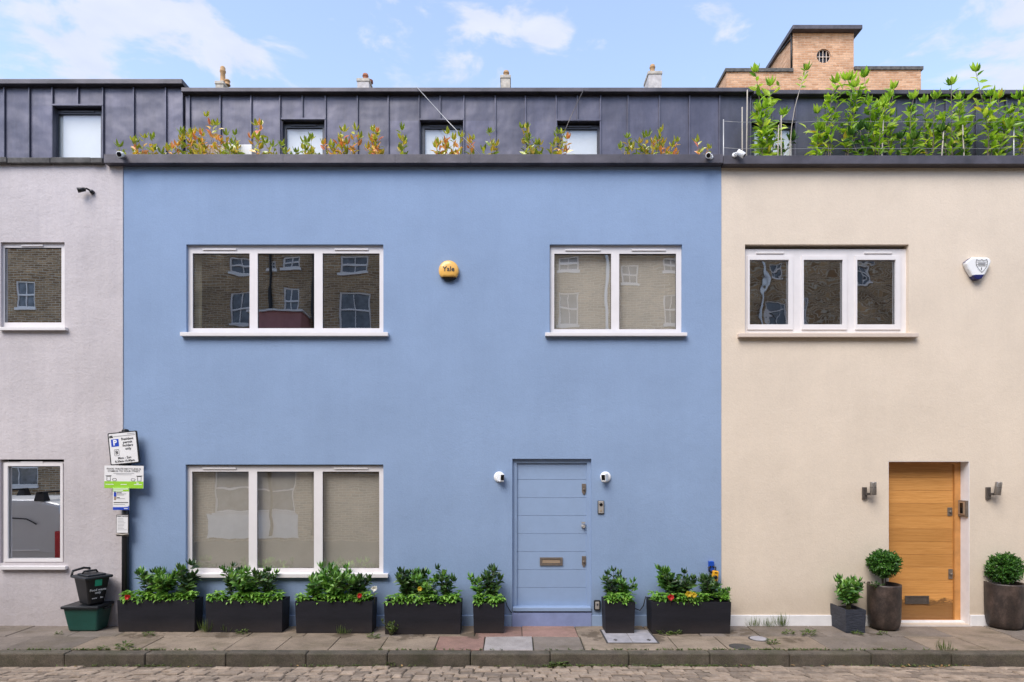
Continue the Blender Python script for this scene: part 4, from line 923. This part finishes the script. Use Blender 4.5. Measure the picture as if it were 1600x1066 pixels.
mb = MB(); mb.box(-.225, .225, -.18, .18, ch-.03, ch+.008); mb.box(-.16, .16, -.12, .12, ch+.006, ch+.03); mb.xf(rot); ld = obj('lid', mb, 'lid', cd_, bevel=.014)
mb = MB(); mb.tube([(-.2, -.17, ch-.01), (-.235, -.14, ch+.06), (-.235, .0, ch+.085), (-.235, .14, ch+.06), (-.2, .17, ch-.01)], .017, 8); mb.xf(rot); obj('handle', mb, 'black', cd_)
mb = MB(); mb.tube([(-.05, -.1, ch+.02), (-.05, -.08, ch+.06), (-.05, .08, ch+.06), (-.05, .1, ch+.02)], .014, 8); mb.xf(rot); obj('latch', mb, 'black', ld)
ra = R(-32); rot2 = rot @ Matrix.Rotation(0, 4, 'Z')
def on_side(u, v):   # point on the caddy's right-hand sloping side, u along, v up
    k = .055*(ch-v)/ch; return rot @ Vector((.20-k+.004, u, v))
mb = MB(); q = [on_side(a, b) for a, b in ((-.045, .27), (.045, .27), (.045, .36), (-.045, .36))]; mb.quad(*[tuple(p) for p in q]); obj('green_sticker', mb, 'icongreen', tub)
mb = MB(); mb2 = MB()
for s_, v, sz in (('Food waste', .215, .045), ('only', .175, .045), ('www     Bin', .10, .03)): text(mb2, s_, sz, 0, v, 0, bold=.001)
mb.f, mb.m, mb.sm = mb2.f, mb2.m, mb2.sm; mb.v = [tuple(on_side(p[0], p[2])+Vector((.002, -.002, 0))) for p in mb2.v]; obj('lettering', mb, 'whiteprint', tub)

# ------------------------------------------------------------------ plants
UP = Vector((0, 0, 1))
def stem_path(rng, base, h, lean, n=6, wob=.05):
    pts = []; b = Vector(base); l = Vector((lean[0], lean[1], 0)); w1, w2 = rng.uniform(0, 6), rng.uniform(0, 6)
    for i in range(n+1):
        t = i/n; pts.append(b+UP*h*t+l*t*t+Vector((math.sin(w1+t*5), math.sin(w2+t*4), 0))*wob*t*h*.5)
    return pts
def along(pts, t):
    f = t*(len(pts)-1); i = min(int(f), len(pts)-2); return pts[i].lerp(pts[i+1], f-i), (pts[i+1]-pts[i]).normalized()
def leafy(rng, mb, pts, t0, t1, count, Ln, W, tilt=(.2, .9), spread=1.0, droop=.15):
    a = rng.uniform(0, 6)
    for i in range(count):
        t = t0+(t1-t0)*(i+rng.random()*.6)/count; p, d = along(pts, min(t, 1)); a += 2.4+rng.uniform(-.4, .4)
        side = Vector((math.cos(a), math.sin(a), 0)); k = rng.uniform(*tilt); dv = side*spread+UP*k+d*.25
        s = rng.uniform(.65, 1.1)*(1.0 if t < .85 else .85)
        mb.leaf(p+side*.004, dv, UP*.7+Vector((rng.gauss(0, .5), rng.gauss(-.35, .5), rng.gauss(0, .3))), Ln*s, W*s, rng.uniform(droop*.4, droop*1.6), rng.uniform(.1, .35))
def shrub(name, label, cat, base, height, spread, stems, per, Ln, W, lm, sm='stem', group=None, t0=.25, seed=0, tilt=(.1, .9), tuft=6, sr=.006, lean=(0, 0), branch=1, droop=.15):
    rng = random.Random(seed); o = thing(name, label, cat, base, group); ms, ml = MB(), MB()
    for s_ in range(stems):
        a = rng.uniform(0, 2*math.pi); rr = spread*math.sqrt(rng.random()); h = height*(1 if s_ == 0 else rng.uniform(.6, .97))
        b = Vector(base)+Vector((math.cos(a), math.sin(a), 0))*rr*.2
        pts = stem_path(rng, b, h, (math.cos(a)*rr*1.35+lean[0], math.sin(a)*rr+lean[1]))
        ms.tube([tuple(p) for p in pts], [sr*(1-.6*i/(len(pts)-1)) for i in range(len(pts))], 5)
        leafy(rng, ml, pts, t0, .97, per, Ln, W, tilt, droop=droop); 
        for q in range(tuft):
            p, d = along(pts, 1); an = q*2.4+a; sd = Vector((math.cos(an), math.sin(an), 0)); ml.leaf(p, sd*rng.uniform(.4, .9)+UP*rng.uniform(.5, 1.2), sd, Ln*rng.uniform(.6, 1), W*rng.uniform(.6, .95), .12)
        for q in range(branch):
            t = rng.uniform(.3, .85); p, d = along(pts, t); an = rng.uniform(0, 6.28); l2 = h*rng.uniform(.18, .34)
            bp = stem_path(rng, p, l2*.8, (math.cos(an)*l2*.6, math.sin(an)*l2*.5), 4)
            ms.tube([tuple(v) for v in bp], [sr*.5, sr*.45, sr*.4, sr*.3, sr*.2], 4); leafy(rng, ml, bp, .2, 1, max(4, per//3), Ln, W, tilt, droop=droop)
    obj('stem', ms, sm, o); obj('foliage', ml, lm, o); return o
def fringe(label, x0, x1, y0, y1, z, n, Ln, lm, seed, hang=.5):
    rng = random.Random(seed); mb = MB()
    for i in range(n):
        x, y_ = rng.uniform(x0, x1), (rng.uniform(y0, y1) if rng.random() > hang else rng.uniform(y0-.015, y0+.06))
        hgt = rng.uniform(0, .11); p = Vector((x, y_, z+hgt)); a = rng.uniform(0, 6.28)
        for k in range(5):
            an = a+k*1.26+rng.uniform(-.3, .3); sd = Vector((math.cos(an), math.sin(an), 0))
            up = rng.uniform(-.1, .75)-(0.45 if (y_ < y0+.03 and sd.y < -.2) else 0)
            mb.leaf(p, sd+UP*up, UP, Ln*rng.uniform(.6, 1.15), Ln*.52, rng.uniform(.1, .35))
    o = obj('bedding_plants', mb, lm, origin=((x0+x1)/2, (y0+y1)/2, z)); tag(o, label, 'bedding plants', kind='stuff'); return o
def planter(x0, x1, y0, y1, h, label, m='planter', group='dark box planters along the blue house', wall=.025, tp=.012, nm='planter'):
    o = thing(nm, label, 'planter', ((x0+x1)/2, (y0+y1)/2, 0), group)
    mb = MB(); mb.taper(x0, x1, y0, y1, .004, h-.03, tp); mb.f.pop(1); mb.m.pop(1); mb.sm.pop(1)
    mb.grid(0, 0, 0, 0, [], 0, 0)
    a, b, c, d = x0, x1, y0, y1; t = wall
    mb2 = MB(); mb2.box(a, b, c, c+t, h-.03, h); mb2.box(a, b, d-t, d, h-.03, h); mb2.box(a, a+t, c+t, d-t, h-.03, h); mb2.box(b-t, b, c+t, d-t, h-.03, h)
    # walls run straight from foot to rim: join rim and body into one part
    i = len(mb.v); mb.v += mb2.v; mb.f += [tuple(i+k for k in f) for f in mb2.f]; mb.m += mb2.m; mb.sm += mb2.sm
    box = obj('box', mb, m, o)
    ms = MB(); ms.box(a+t*.8, b-t*.8, c+t*.8, d-t*.8, h-.10, h-.035); obj('soil', ms, 'soil', o)
    return o
# (front left px, front right px, top py, bottom py, depth, word)
PL = [(183, 304.5, 938, 988, .24, 'long dark planter beside the street post'), (321, 441, 939, 989, .30, 'long dark planter under the left lower panes, second from post'), (461, 582, 940, 990, .30, 'long dark planter under the right lower pane with red and white flowers'),
      (600, 720, 942, 992, .32, 'long dark planter right of the lower window with a weed at its foot'), (739, 788.5, 943, 990, .30, 'small square dark planter left of the blue door'),
      (945.5, 992.5, 941, 991, .36, 'small square dark planter right of the blue door on metal cover'), (1018, 1142.5, 941, 991, .34, 'long dark planter at the blue and cream wall joint')]
PB = []
for i, (a, b, t_, bt, dp, lb) in enumerate(PL):
    y0 = GY(bt); h = Z(t_, y0); x0, x1 = X(a, y0), X(b, y0); planter(x0, x1, y0, y0+dp, h, lb); PB.append((x0, x1, y0, y0+dp, h))
where = ['planter beside the street post', 'second planter from the street post', 'third planter, under the right lower pane', 'planter just right of the lower window', 'small planter left of blue door', 'small planter right of blue door', 'planter at the cream wall joint']
for i, (x0, x1, y0, y1, h) in enumerate(PB):
    wd = x1-x0
    fringe('low bright green bedding leaves spilling over the '+where[i], x0+.03, x1-.03, y0+.02, y1-.02, h-.01, int(130*wd)+18, .068, 'leaf_low', 100+i)
def in_planter(i, px, top, spread, stems, per, Ln, W, lm, label, seed, dy=.5, **k):
    x0, x1, y0, y1, h = PB[i]; y_ = y0+(y1-y0)*dy; zt_ = Z(top, y_)
    return shrub('shrub', label, 'shrub', (X(px, y_), y_, h-.03), zt_-h+.03, spread*1.3, stems+2, int(per*.75), Ln*1.42, W*1.55, lm, branch=k.pop('branch', 0)+1, tilt=(-.1, .75), droop=.28, seed=seed, group='shrubs in the dark planters', **k)
in_planter(0, 232, 893, .09, 5, 16, .065, .026, 'leaf_dark', 'upright dark-leaved shrub in planter beside the street post', 1)
in_planter(0, 255, 889, .17, 14, 17, .085, .034, 'leaf_mid', 'bushy fresh green shrub in planter beside the street post', 2, branch=1)
in_planter(0, 290, 886, .09, 4, 13, .10, .045, 'leaf_dark', 'sparse broad-leaved shrub at the right of planter beside street post', 3, t0=.3)
in_planter(1, 362, 886, .07, 4, 15, .075, .03, 'leaf_dark', 'thin dark shrub at left of second planter from street post', 4)
in_planter(1, 388, 890, .19, 15, 17, .08, .034, 'leaf_mid', 'bushy fresh green shrub filling second planter from street post', 5, branch=1)
in_planter(1, 420, 891, .10, 6, 14, .075, .032, 'leaf_dark', 'dark glossy shrub at right of second planter from street post', 6)
in_planter(2, 522, 889, .22, 22, 16, .09, .034, 'leaf_mid', 'broad domed shrub under the right lower pane', 7, branch=1)
in_planter(2, 490, 905, .10, 6, 12, .085, .036, 'leaf_mid', 'smaller shrub at the left of the domed one under right pane', 8)
in_planter(2, 558, 897, .10, 6, 12, .08, .036, 'leaf_dark', 'dark shrub right of the domed one under right pane', 9)
in_planter(3, 640, 893, .10, 8, 14, .09, .045, 'leaf_dark', 'broad-leaved dark shrub at left of planter beside lower window', 10)
in_planter(3, 668, 897, .13, 12, 15, .08, .032, 'leaf_mid', 'bushy green shrub in middle of planter right of lower window', 11)
in_planter(3, 696, 890, .07, 4, 13, .08, .032, 'leaf_dark', 'wispy dark shrub at right of planter right of lower window', 12)
in_planter(4, 768, 890, .09, 6, 13, .085, .038, 'leaf_dark', 'leggy glossy shrub in small planter left of blue door', 13)
in_planter(4, 750, 900, .06, 4, 13, .075, .034, 'leaf_mid', 'short green shrub in small planter left of blue door', 14)
in_planter(5, 956, 893, .09, 5, 14, .075, .032, 'leaf_dark', 'leggy dark shrub in small planter right of blue door', 15)
in_planter(5, 977, 908, .09, 6, 13, .075, .032, 'leaf_mid', 'bushy green shrub at right of small planter right of blue door', 16)
in_planter(6, 1042, 891, .05, 2, 9, .10, .05, 'leaf_mid', 'lone tall sprig at left of planter by cream wall joint', 17, t0=.4)
in_planter(6, 1062, 900, .15, 13, 15, .085, .036, 'leaf_dark', 'bushy dark shrub in middle of planter by cream wall joint', 18)
in_planter(6, 1108, 903, .10, 7, 14, .08, .032, 'leaf_dark', 'dark upright shrub below the yellow hose timer', 19)
in_planter(6, 1128, 922, .06, 6, 10, .05, .026, 'leaf_mid', 'low green shrub at right end of planter by cream wall joint', 20)
def flower(i, px, py, m, label, seed, r=.028, n=20, dy=-.05):
    r *= 1.15
    rng = random.Random(seed); x0, x1, y0, y1, h = PB[i]; y_ = y0+(y1-y0)*dy; c = Vector((X(px, y_), y_, Z(py, y_)))
    o = thing('flower', label, 'flower', (c.x, c.y, h-.03), 'flowers in the dark planters')
    mb = MB(); mb.tube([(c.x, c.y+.01, h-.04), tuple(c)], .0035, 5); obj('stem', mb, 'stem', o)
    mb = MB()
    for q in range(n):
        a = q*2.4; e = rng.uniform(-.1, .9); d = Vector((math.cos(a), -e*.9, math.sin(a))); mb.leaf(c, d, Vector((0, -1, 0)), r*rng.uniform(.8, 1.1), r*.8, .1)
    obj('bloom', mb, m, o)
flower(0, 199, 933, 'petal_red', 'red flower at the left end of planter beside the street post', 1, .04)
flower(2, 562, 930.5, 'petal_red', 'red flower at the front of third planter from street post', 2, .034)
flower(2, 585, 920, 'petal_white', 'white flower at right end of third planter from street post', 3, .04)
flower(3, 656, 920, 'petal_yellow', 'yellow flower among shrubs right of the lower window', 4, .035)
flower(6, 1048, 933.5, 'petal_red', 'crimson flower in planter at cream wall joint', 5, .042)
flower(6, 1076, 928, 'petal_yellow', 'left yellow bloom in planter at cream wall joint', 6, .045)
flower(6, 1084, 930, 'petal_yellow', 'right yellow bloom in planter at cream wall joint', 7, .04)

# cream-house pots
y0 = GY(990); planter(X(1321.5, y0), X(1353.5, y0), y0, y0+.45, Z(953.5, y0), 'small slate-textured planter in front of white plinth', 'slate', None, nm='planter')
shrub('shrub', 'bushy bright green shrub in slate-textured planter', 'shrub', (X(1326, y0+.2), y0+.2, .27), Z(905, y0+.2)-.27, .11, 24, 10, .115, .05, 'leaf_mid', seed=34, branch=1, t0=.35, tilt=(-.3, .7), droop=.45)
def tall_pot(x0p, x1p, top, bot, label, bl, btop, bx0, bx1, seed):
    r = (x1p-x0p)/2; yb = GY(bot-3); rad = r*(D+yb)/F*.95; yc = yb+rad*.75; xc = X((x0p+x1p)/2, yc); h = Z(top, yc)-.01
    o = thing('pot', label, 'pot', (xc, yc, 0), 'tall round pots beside the oak door')
    mb = MB(); mb.lathe([(rad*.62, .004), (rad*.80, .02), (rad*.90, .06), (rad*.955, .13), (rad*.985, h*.5), (rad, h-.02), (rad, h), (rad*.9, h), (rad*.88, h-.05)], 40, (xc, yc, 0)); obj('vessel', mb, 'pot', o)
    mb = MB(); mb.lathe([(rad*.885, h-.07), (rad*.885, h-.045)], 30, (xc, yc, 0)); obj('soil', mb, 'soil', o)
    rng = random.Random(seed); br = (bx1-bx0)/2*(D+yc)/F*.72; bc = Vector((X((bx0+bx1)/2, yc), yc, Z(btop, yc)-br*.95))
    t = thing('box_ball', bl, 'topiary', (bc.x, bc.y, h-.05), 'clipped box balls in the tall pots')
    mb = MB()
    for q in range(7):
        a = rng.uniform(0, 6.28); mb.tube([(bc.x+.01*math.cos(a), bc.y+.01*math.sin(a), h-.06), (bc.x+br*.3*math.cos(a), bc.y+br*.3*math.sin(a), bc.z-br*.4), (bc.x+br*.7*math.cos(a), bc.y+br*.7*math.sin(a), bc.z+rng.uniform(-.3, .6)*br)], [.008, .006, .002], 5)
    obj('stem', mb, 'woodstem', t)
    mb = MB()
    for q in range(800):
        d = Vector((rng.gauss(0, 1), rng.gauss(0, 1), rng.gauss(0, 1))).normalized(); k = .55+.45*rng.random()**.5
        k *= 1+.10*math.sin(7*d.x+4*d.z+seed*2)+.09*math.sin(11*d.z-6*d.y+seed)+rng.gauss(0, .05); k *= .9 if d.z < -.5 else 1
        p = bc+Vector((d.x*br*k, d.y*br*k, d.z*br*k*.95))
        ax = (d+Vector((0, 0, .5))+Vector((rng.gauss(0, .3), rng.gauss(0, .3), rng.gauss(0, .3)))).normalized()
        for w_ in range(7):
            sd = Vector((rng.gauss(0, 1), rng.gauss(0, 1), rng.gauss(0, 1))).normalized(); mb.leaf(p+ax*.009*w_, ax*.8+sd*.7, ax, rng.uniform(.026, .042), .018, .1)
    obj('foliage', mb, 'leaf_box', t)
    return xc, yc, h, rad
pA = tall_pot(1356, 1407, 911, 990, 'tall rusty round pot left of the oak door', 'clipped box ball in the pot left of the oak door', 865.5, 1357, 1405, 3)
pB = tall_pot(1541, 1597, 909, 989, 'tall dark round pot right of the oak door', 'clipped box ball in the pot right of the oak door', 871.5, 1542.5, 1595, 4)
shrub('shrub', 'trailing sprig at the rim of the pot left of oak door', 'shrub', (pA[0]-.17, pA[1]-.1, pA[2]-.06), .10, .12, 5, 6, .035, .018, 'leaf_dark', seed=33, lean=(-.08, -.03))
y0 = GY(985); planter(X(1596, y0), X(1640, y0), y0, y0+.4, .42, 'dark planter cut by the right edge of view', 'planter', None)

# roof terrace: red-tipped shrubs on the blue house
RY = .30; rz = 6.5
spots = [(205, 222, 1), (218, 215, 0), (242, 223, 1), (268, 212, 0), (286, 208, 1), (306, 207, 0), (322, 196, 0), (340, 184, 0), (352, 205, 1), (372, 212, 1), (408, 192, 0), (432, 226, 1), (450, 224, 1), (470, 221, 1), (490, 222, 1), (516, 214, 0), (530, 210, 0), (548, 206, 0), (586, 204, 0), (596, 214, 0), (629, 208, 1), (683, 224, 0), (697, 214, 0), (712, 214, 0), (733, 217, 0), (768, 211, 1), (830, 199, 1), (838, 212, 1), (858, 213, 1), (884, 209, 0), (983, 220, 1), (1000, 219, 1), (1012, 212, 1), (1034, 212, 0), (1048, 220, 0), (1100, 219, 0)]
near = {205: 'beside the left parapet camera', 408: 'left of the first attic window', 629: 'standing alone between two attic windows', 768: 'right of the diagonal cable', 1100: 'beside the right-hand parapet camera', 340: 'tallest above the white trough'}
for i, (px, top, kd) in enumerate(spots):
    lb = ('olive green' if kd else 'red-tipped')+' leafy shrub behind the blue house parapet'
    o = shrub('terrace_shrub', lb, 'shrub', (X(px, RY), RY, rz), Z(top, RY)-rz, .11, 4, 8, .125, .056, 'leaf_phot2' if kd else 'leaf_phot', 'woodstem', seed=200+i, t0=.5, sr=.005, tilt=(.0, 1.1), tuft=5, branch=0, group='olive green terrace shrubs' if kd else 'red-tipped terrace shrubs')
    if px in near: o['label'] = ('olive green' if kd else 'red-tipped')+' terrace shrub '+near[px]; del o['group']
# trough
tr = thing('trough', 'long white trough behind the blue house parapet at left', 'trough', (X(350, .5), .5, 6.5))
mb = MB(); mb.taper(X(300, .5), X(398, .5), .4, .65, 6.5, Z(231, .5), .02); obj('box', mb, 'whiteplastic', tr, bevel=.01)
mb = MB(); mb.box(X(303, .5), X(395, .5), .43, .62, Z(231, .5)+.001, Z(231, .5)+.008); obj('soil', mb, 'soil', tr)

# roof terrace: tall laurels on the cream house
LYY = .32
laur = [(1192, 118, 4, .17, 22), (1203, 172, 3, .16, 16), (1212, 214, 2, .22, 9), (1292, 124, 3, .18, 19), (1275, 168, 3, .14, 14), (1330, 109, 3, .17, 20), (1372, 115, 4, .17, 20), (1352, 205, 3, .24, 9), (1402, 121, 3, .11, 17),
        (1424, 155, 3, .12, 16), (1416, 215, 2, .16, 9), (1462, 150, 3, .14, 17), (1487, 143, 3, .15, 17), (1494, 208, 2, .2, 10), (1514, 168, 3, .11, 14), (1546, 106, 3, .14, 22), (1556, 172, 3, .2, 13), (1582, 188, 2, .2, 12), (1598, 144, 3, .17, 19), (1640, 132, 4, .22, 22)]
for i, (px, top, st, sp_, per) in enumerate(laur):
    low = top > 190
    o = shrub('laurel', ('low dark green' if low else 'tall bright green')+' laurel on the cream house terrace', 'shrub', (X(px, LYY), LYY+(i % 3)*.07, rz), Z(top, LYY)-rz, sp_, st, int(per*1.15), .168, .066, 'leaf_laureldark' if low else 'leaf_laurel', 'woodstem', seed=300+i, t0=.38, sr=.009, tilt=(-.2, 1.0), tuft=11, branch=1, droop=.32, group='low laurels on the cream terrace' if low else 'tall laurels on the cream terrace', lean=(.03, 0))
shrub('laurel', 'leggy bare-stemmed laurel with one leaf tuft at its top', 'shrub', (X(1232, LYY), LYY, rz), Z(108, LYY)-rz, .02, 1, 9, .14, .055, 'leaf_laurel', 'cane', seed=350, t0=.84, sr=.009, lean=(.22, 0), tuft=12, branch=0)
rng = random.Random(9)
fence = thing('wire_fence', 'thin wire fence with pale posts along the cream house terrace', 'fence', (X(1360, .24), .24, 6.5))
for p in (1130.5, 1584):
    mb = MB(); mb.tube([(X(p, .24), .24, 6.5), (X(p, .24), .24, Z(187, .24))], .009, 8); obj('post', mb, 'wire', fence)
for py in (189.5, 231):
    mb = MB(); n = 24; a, b = X(1130.5, .24), X(1720, .24); mb.tube([(a+(b-a)*q/n, .24, Z(py, .24)-.02*math.sin(q*2.1)**2) for q in range(n+1)], .003, 5); obj('wire', mb, 'wire', fence)
for px, top, ln in ((1160, 167, 0), (1166, 140, .02), (1221, 180, .0), (1214, 195, .03), (1376, 180, .05), (1468, 190, .08), (1508, 195, -.03)):
    mb = MB(); mb.tube([(X(px, .28), .28, 6.5), (X(px, .28)+ln, .29, Z(top, .28))], [.012, .008], 6); o = obj('cane', mb, 'cane', origin=(X(px, .28), .28, 6.5)); tag(o, 'bleached support cane among the laurels', 'cane', 'canes among the laurels')
    if px == 1166: o['label'] = 'tallest thin cane left of all the laurels'; del o['group']
# cables across the attic
mb = MB(); mb.tube([(X(651, .68), .68, Z(136, .68)), (X(700, .45), .45, Z(190, .45)), (X(750, .1), .1, Z(242, .1))], .006, 6); o = obj('cable', mb, 'wire', origin=(X(750, .1), .1, Z(242, .1))); tag(o, 'pale cable slanting down past the middle attic window', 'cable')
mb = MB(); mb.tube([(X(913, .68), .68, Z(138, .68)), (X(893, .6), .6, Z(180, .6)), (X(872, .5), .5, Z(230, .5))], .006, 6); o = obj('cable', mb, 'lampmetal', origin=(X(872, .5), .5, Z(230, .5))); tag(o, 'thin dark cable slanting past the right attic window', 'cable')

# black irrigation hoses
mb = MB(); a = PB[5]; b = PB[6]; yv = -.06
mb.tube([(a[1]-.01, yv-.06, .36), (a[1]+.05, yv, .27), (X(1000, yv), yv, .235), (b[0]-.03, yv, .30), (b[0]+.0, yv-.02, .44)], .008, 6); o = obj('hose', mb, 'black', origin=(X(1000), yv, .23)); tag(o, 'thin black hose looping between the planters right of blue door', 'hose')
mb = MB(); c = PB[4]; mb.tube([(c[1]-.01, -.08, .44), (c[1]+.03, -.05, .30), (c[1]+.08, -.03, .21), (X(800), -.03, .19)], .006, 6); o = obj('hose', mb, 'black', origin=(c[1], -.05, .2)); tag(o, 'thin black hose from the small planter to blue doorstep', 'hose')

# covers set in the pavement
ya, yb = GY(1005), GY(985); xa, xb = X(950, ya), X(1028, ya)
cv = thing('manhole_cover', 'rectangular pale metal inspection cover under small square planter', 'manhole cover', ((xa+xb)/2, (ya+yb)/2, 0))
mb = MB(); t = .02; mb.box(xa-t, xb+t, ya-t, ya, -.02, .007); mb.box(xa-t, xb+t, yb, yb+t, -.02, .007); mb.box(xa-t, xa, ya, yb, -.02, .007); mb.box(xb, xb+t, ya, yb, -.02, .007); obj('rim', mb, 'castiron', cv)
mb = MB(); xm = (xa+xb)/2; ym = (ya+yb)/2
for (p, q, r_, s_) in ((xa+.003, xm-.003, ya+.003, ym-.002), (xm+.003, xb-.003, ya+.003, ym-.002), (xa+.003, xm-.003, ym+.002, yb-.003), (xm+.003, xb-.003, ym+.002, yb-.003)): mb.box(p, q, r_, s_, -.02, .009)
pl = obj('plate', mb, 'galv', cv, bevel=.003)
for p in (xa+.09, xb-.12): mb = MB(); mb.box(p, p+.05, ya+.09, ya+.13, .008, .012); mb.box(p+.018, p+.032, ya+.07, ya+.15, .0085, .0125); obj('lifting_eye', mb, 'castiron', pl)
for px, py, r_, m_, lb in ((1185, 998.5, .115, 'galv', 'small round pale cover set in the pavement'), (1156, 1011, .12, 'castiron', 'small round rusty cover set in pavement near the kerb')):
    yy = GY(py); c = thing('drain_cover', lb, 'drain cover', (X(px, yy), yy, 0)); mb = MB(); mb.lathe([(r_+.015, -.02), (r_+.015, .006), (r_, .007)], 30, (X(px, yy), yy, 0)); obj('rim', mb, 'castiron', c); mb = MB(); mb.lathe([(r_-.006, -.01), (r_-.008, .010)], 30, (X(px, yy), yy, 0)); obj('plate', mb, m_, c)

# weeds
def weed(name, px, py, size, kind, label, seed, z=0, group='weeds in the paving joints'):
    rng = random.Random(seed); yy = GY(py) if z == 0 else (H-z)*F/(py-725)-D; b = Vector((X(px, yy), yy, z)); mb = MB()
    if kind == 'grass':
        for q in range(42):
            a = rng.uniform(0, 6.28); sd = Vector((math.cos(a), math.sin(a)*.6, 0)); mb.leaf(b+sd*rng.uniform(0, .09), sd*rng.uniform(.2, 1)+UP*rng.uniform(.5, 1.3), sd, size*rng.uniform(.5, 1.1), .007, .35)
    else:
        for q in range(34):
            a = rng.uniform(0, 6.28); rr = size*.7*math.sqrt(rng.random()); sd = Vector((math.cos(a), math.sin(a)*.6, 0)); mb.leaf(b+sd*rr*.7+UP*rng.uniform(0, size*.35), sd+UP*rng.uniform(-.1, .8), UP, size*rng.uniform(.2, .42), size*.14, .2)
    o = obj(name, mb, 'leaf_weed', origin=tuple(b)); tag(o, label, 'weed' if kind != 'grass' else 'grass tuft', group); return o
b0 = shrub('weed', 'bushy pale weed growing at the foot of the fourth planter', 'weed', (X(610, -.55), -.5, 0), .19, .15, 9, 9, .05, .026, 'leaf_weed', seed=60, group=None)
for i, (px, py, sz, kd, lb) in enumerate([(322, 988, .13, 'grass', 'grass tuft between the first two planters'), (352, 987.5, .09, 'grass', 'small grass tuft at the foot of second planter'), (378, 990, .09, 'weed', 'spiky weed at front right of second planter'), (195, 1013, .12, 'weed', 'weed clump at the kerb line below planter by the post'),
        (160, 1015, .07, 'weed', 'tiny weed at kerb line below the green box'), (92, 991, .06, 'weed', 'dark leaf scrap on paving left of green box'), (232, 994, .09, 'weed', 'weed in front of planter beside the street post'), (536, 991.5, .09, 'grass', 'grass tuft at front of third planter'), (584, 997, .10, 'weed', 'weed at front right corner of third planter'),
        (1040, 991.5, .12, 'weed', 'weed at front left of planter by cream wall joint'), (1058, 992, .09, 'weed', 'small weed beside another before planter by wall joint'), (1178, 979, .10, 'grass', 'grass at the white plinth, left end'), (1200, 979.5, .09, 'grass', 'grass at the white plinth between two longer tufts'), (1222, 979, .14, 'grass', 'longest grass tuft at the white plinth'), (1232, 992, .10, 'weed', 'weed in slab joint below the longest grass'),
        (1262, 993, .12, 'weed', 'weed in slab joint left of slate planter'), (1340, 991.5, .08, 'weed', 'weed at foot of the slate-textured planter'), (1379, 992, .08, 'weed', 'weed at foot of pot left of oak door'), (1475, 1016, .09, 'grass', 'grass at kerb line below the oak door'), (1207, 1006, .1, 'weed', 'weed in the joint right of round pale cover')]):
    weed('grass_tuft' if kd == 'grass' else 'weed', px, py, sz*1.45, kd, lb, 500+i)
for i, (px, py, sz, kd, lb) in enumerate([(255, 1037, .10, 'weed', 'weed in gutter below the planter by post'), (572, 1038, .09, 'weed', 'weed in gutter below third planter'), (612, 1039, .08, 'weed', 'weed in gutter below the gap beside fourth planter'), (845, 1034, .11, 'weed', 'weed on gutter edge below the blue door'), (872, 1042, .13, 'weed', 'spreading weed between setts below blue door right side'), (910, 1036, .1, 'weed', 'weed in gutter below small planter right of door'),
        (995, 1036, .09, 'weed', 'weed in gutter below the metal cover'), (1065, 1036, .13, 'weed', 'larger weed in gutter below planter by wall joint'), (1237, 1030, .09, 'grass', 'grass in gutter below the longest plinth grass'), (1310, 1034, .1, 'weed', 'weed in gutter below slate planter'), (1347, 1034, .08, 'weed', 'weed in gutter below the pot left of oak door'), (1432, 1032, .1, 'weed', 'weed in gutter below the oak door'), (1476, 1033, .09, 'weed', 'weed in gutter below the oak door frame')]):
    weed('grass_tuft' if kd == 'grass' else 'weed', px, py, sz*1.35, kd, lb, 600+i, z=RZ, group='weeds in the gutter')
rng = random.Random(77); mb = MB()
for q in range(900):     # moss and seedlings creeping along the back of the kerb and the gutter
    if rng.random() < .5: x_, y_, z_ = rng.gauss(rng.choice([-5.5, -4.8, -1, 1.5, 2.6, 3.5, 4.6]), .5), KY+rng.uniform(-.01, .015), .0
    else: x_, y_, z_ = rng.gauss(rng.choice([-4.6, -2, .7, 1, 1.8, 2.3, 4.8]), .45), KF-.02+rng.uniform(-.03, .0), RZ
    for k in range(3):
        a = rng.uniform(0, 6.28); mb.leaf(Vector((x_, y_, z_)), Vector((math.cos(a), math.sin(a), rng.uniform(.3, 1.4))), UP, rng.uniform(.015, .045), .011, .2)
o = obj('moss', mb, 'leaf_weed'); tag(o, 'low moss and seedlings creeping along the kerb joints', 'moss', kind='stuff')

rng = random.Random(12); mb = MB()
for q in range(34):      # dead leaves blown into the gutter below the oak door
    x_ = X(rng.gauss(1430, 45) if q < 24 else rng.uniform(100, 1600), KF); y_ = KF-.03-abs(rng.gauss(0, .05)); a = rng.uniform(0, 6.28)
    mb.leaf(Vector((x_, y_, RZ+.008)), Vector((math.cos(a), math.sin(a), rng.uniform(0, .3))), UP, rng.uniform(.03, .06), .022, .1)
o = obj('fallen_leaves', mb, 'leaf_dead'); tag(o, 'dry yellow fallen leaves scattered along the gutter', 'fallen leaves', kind='stuff')
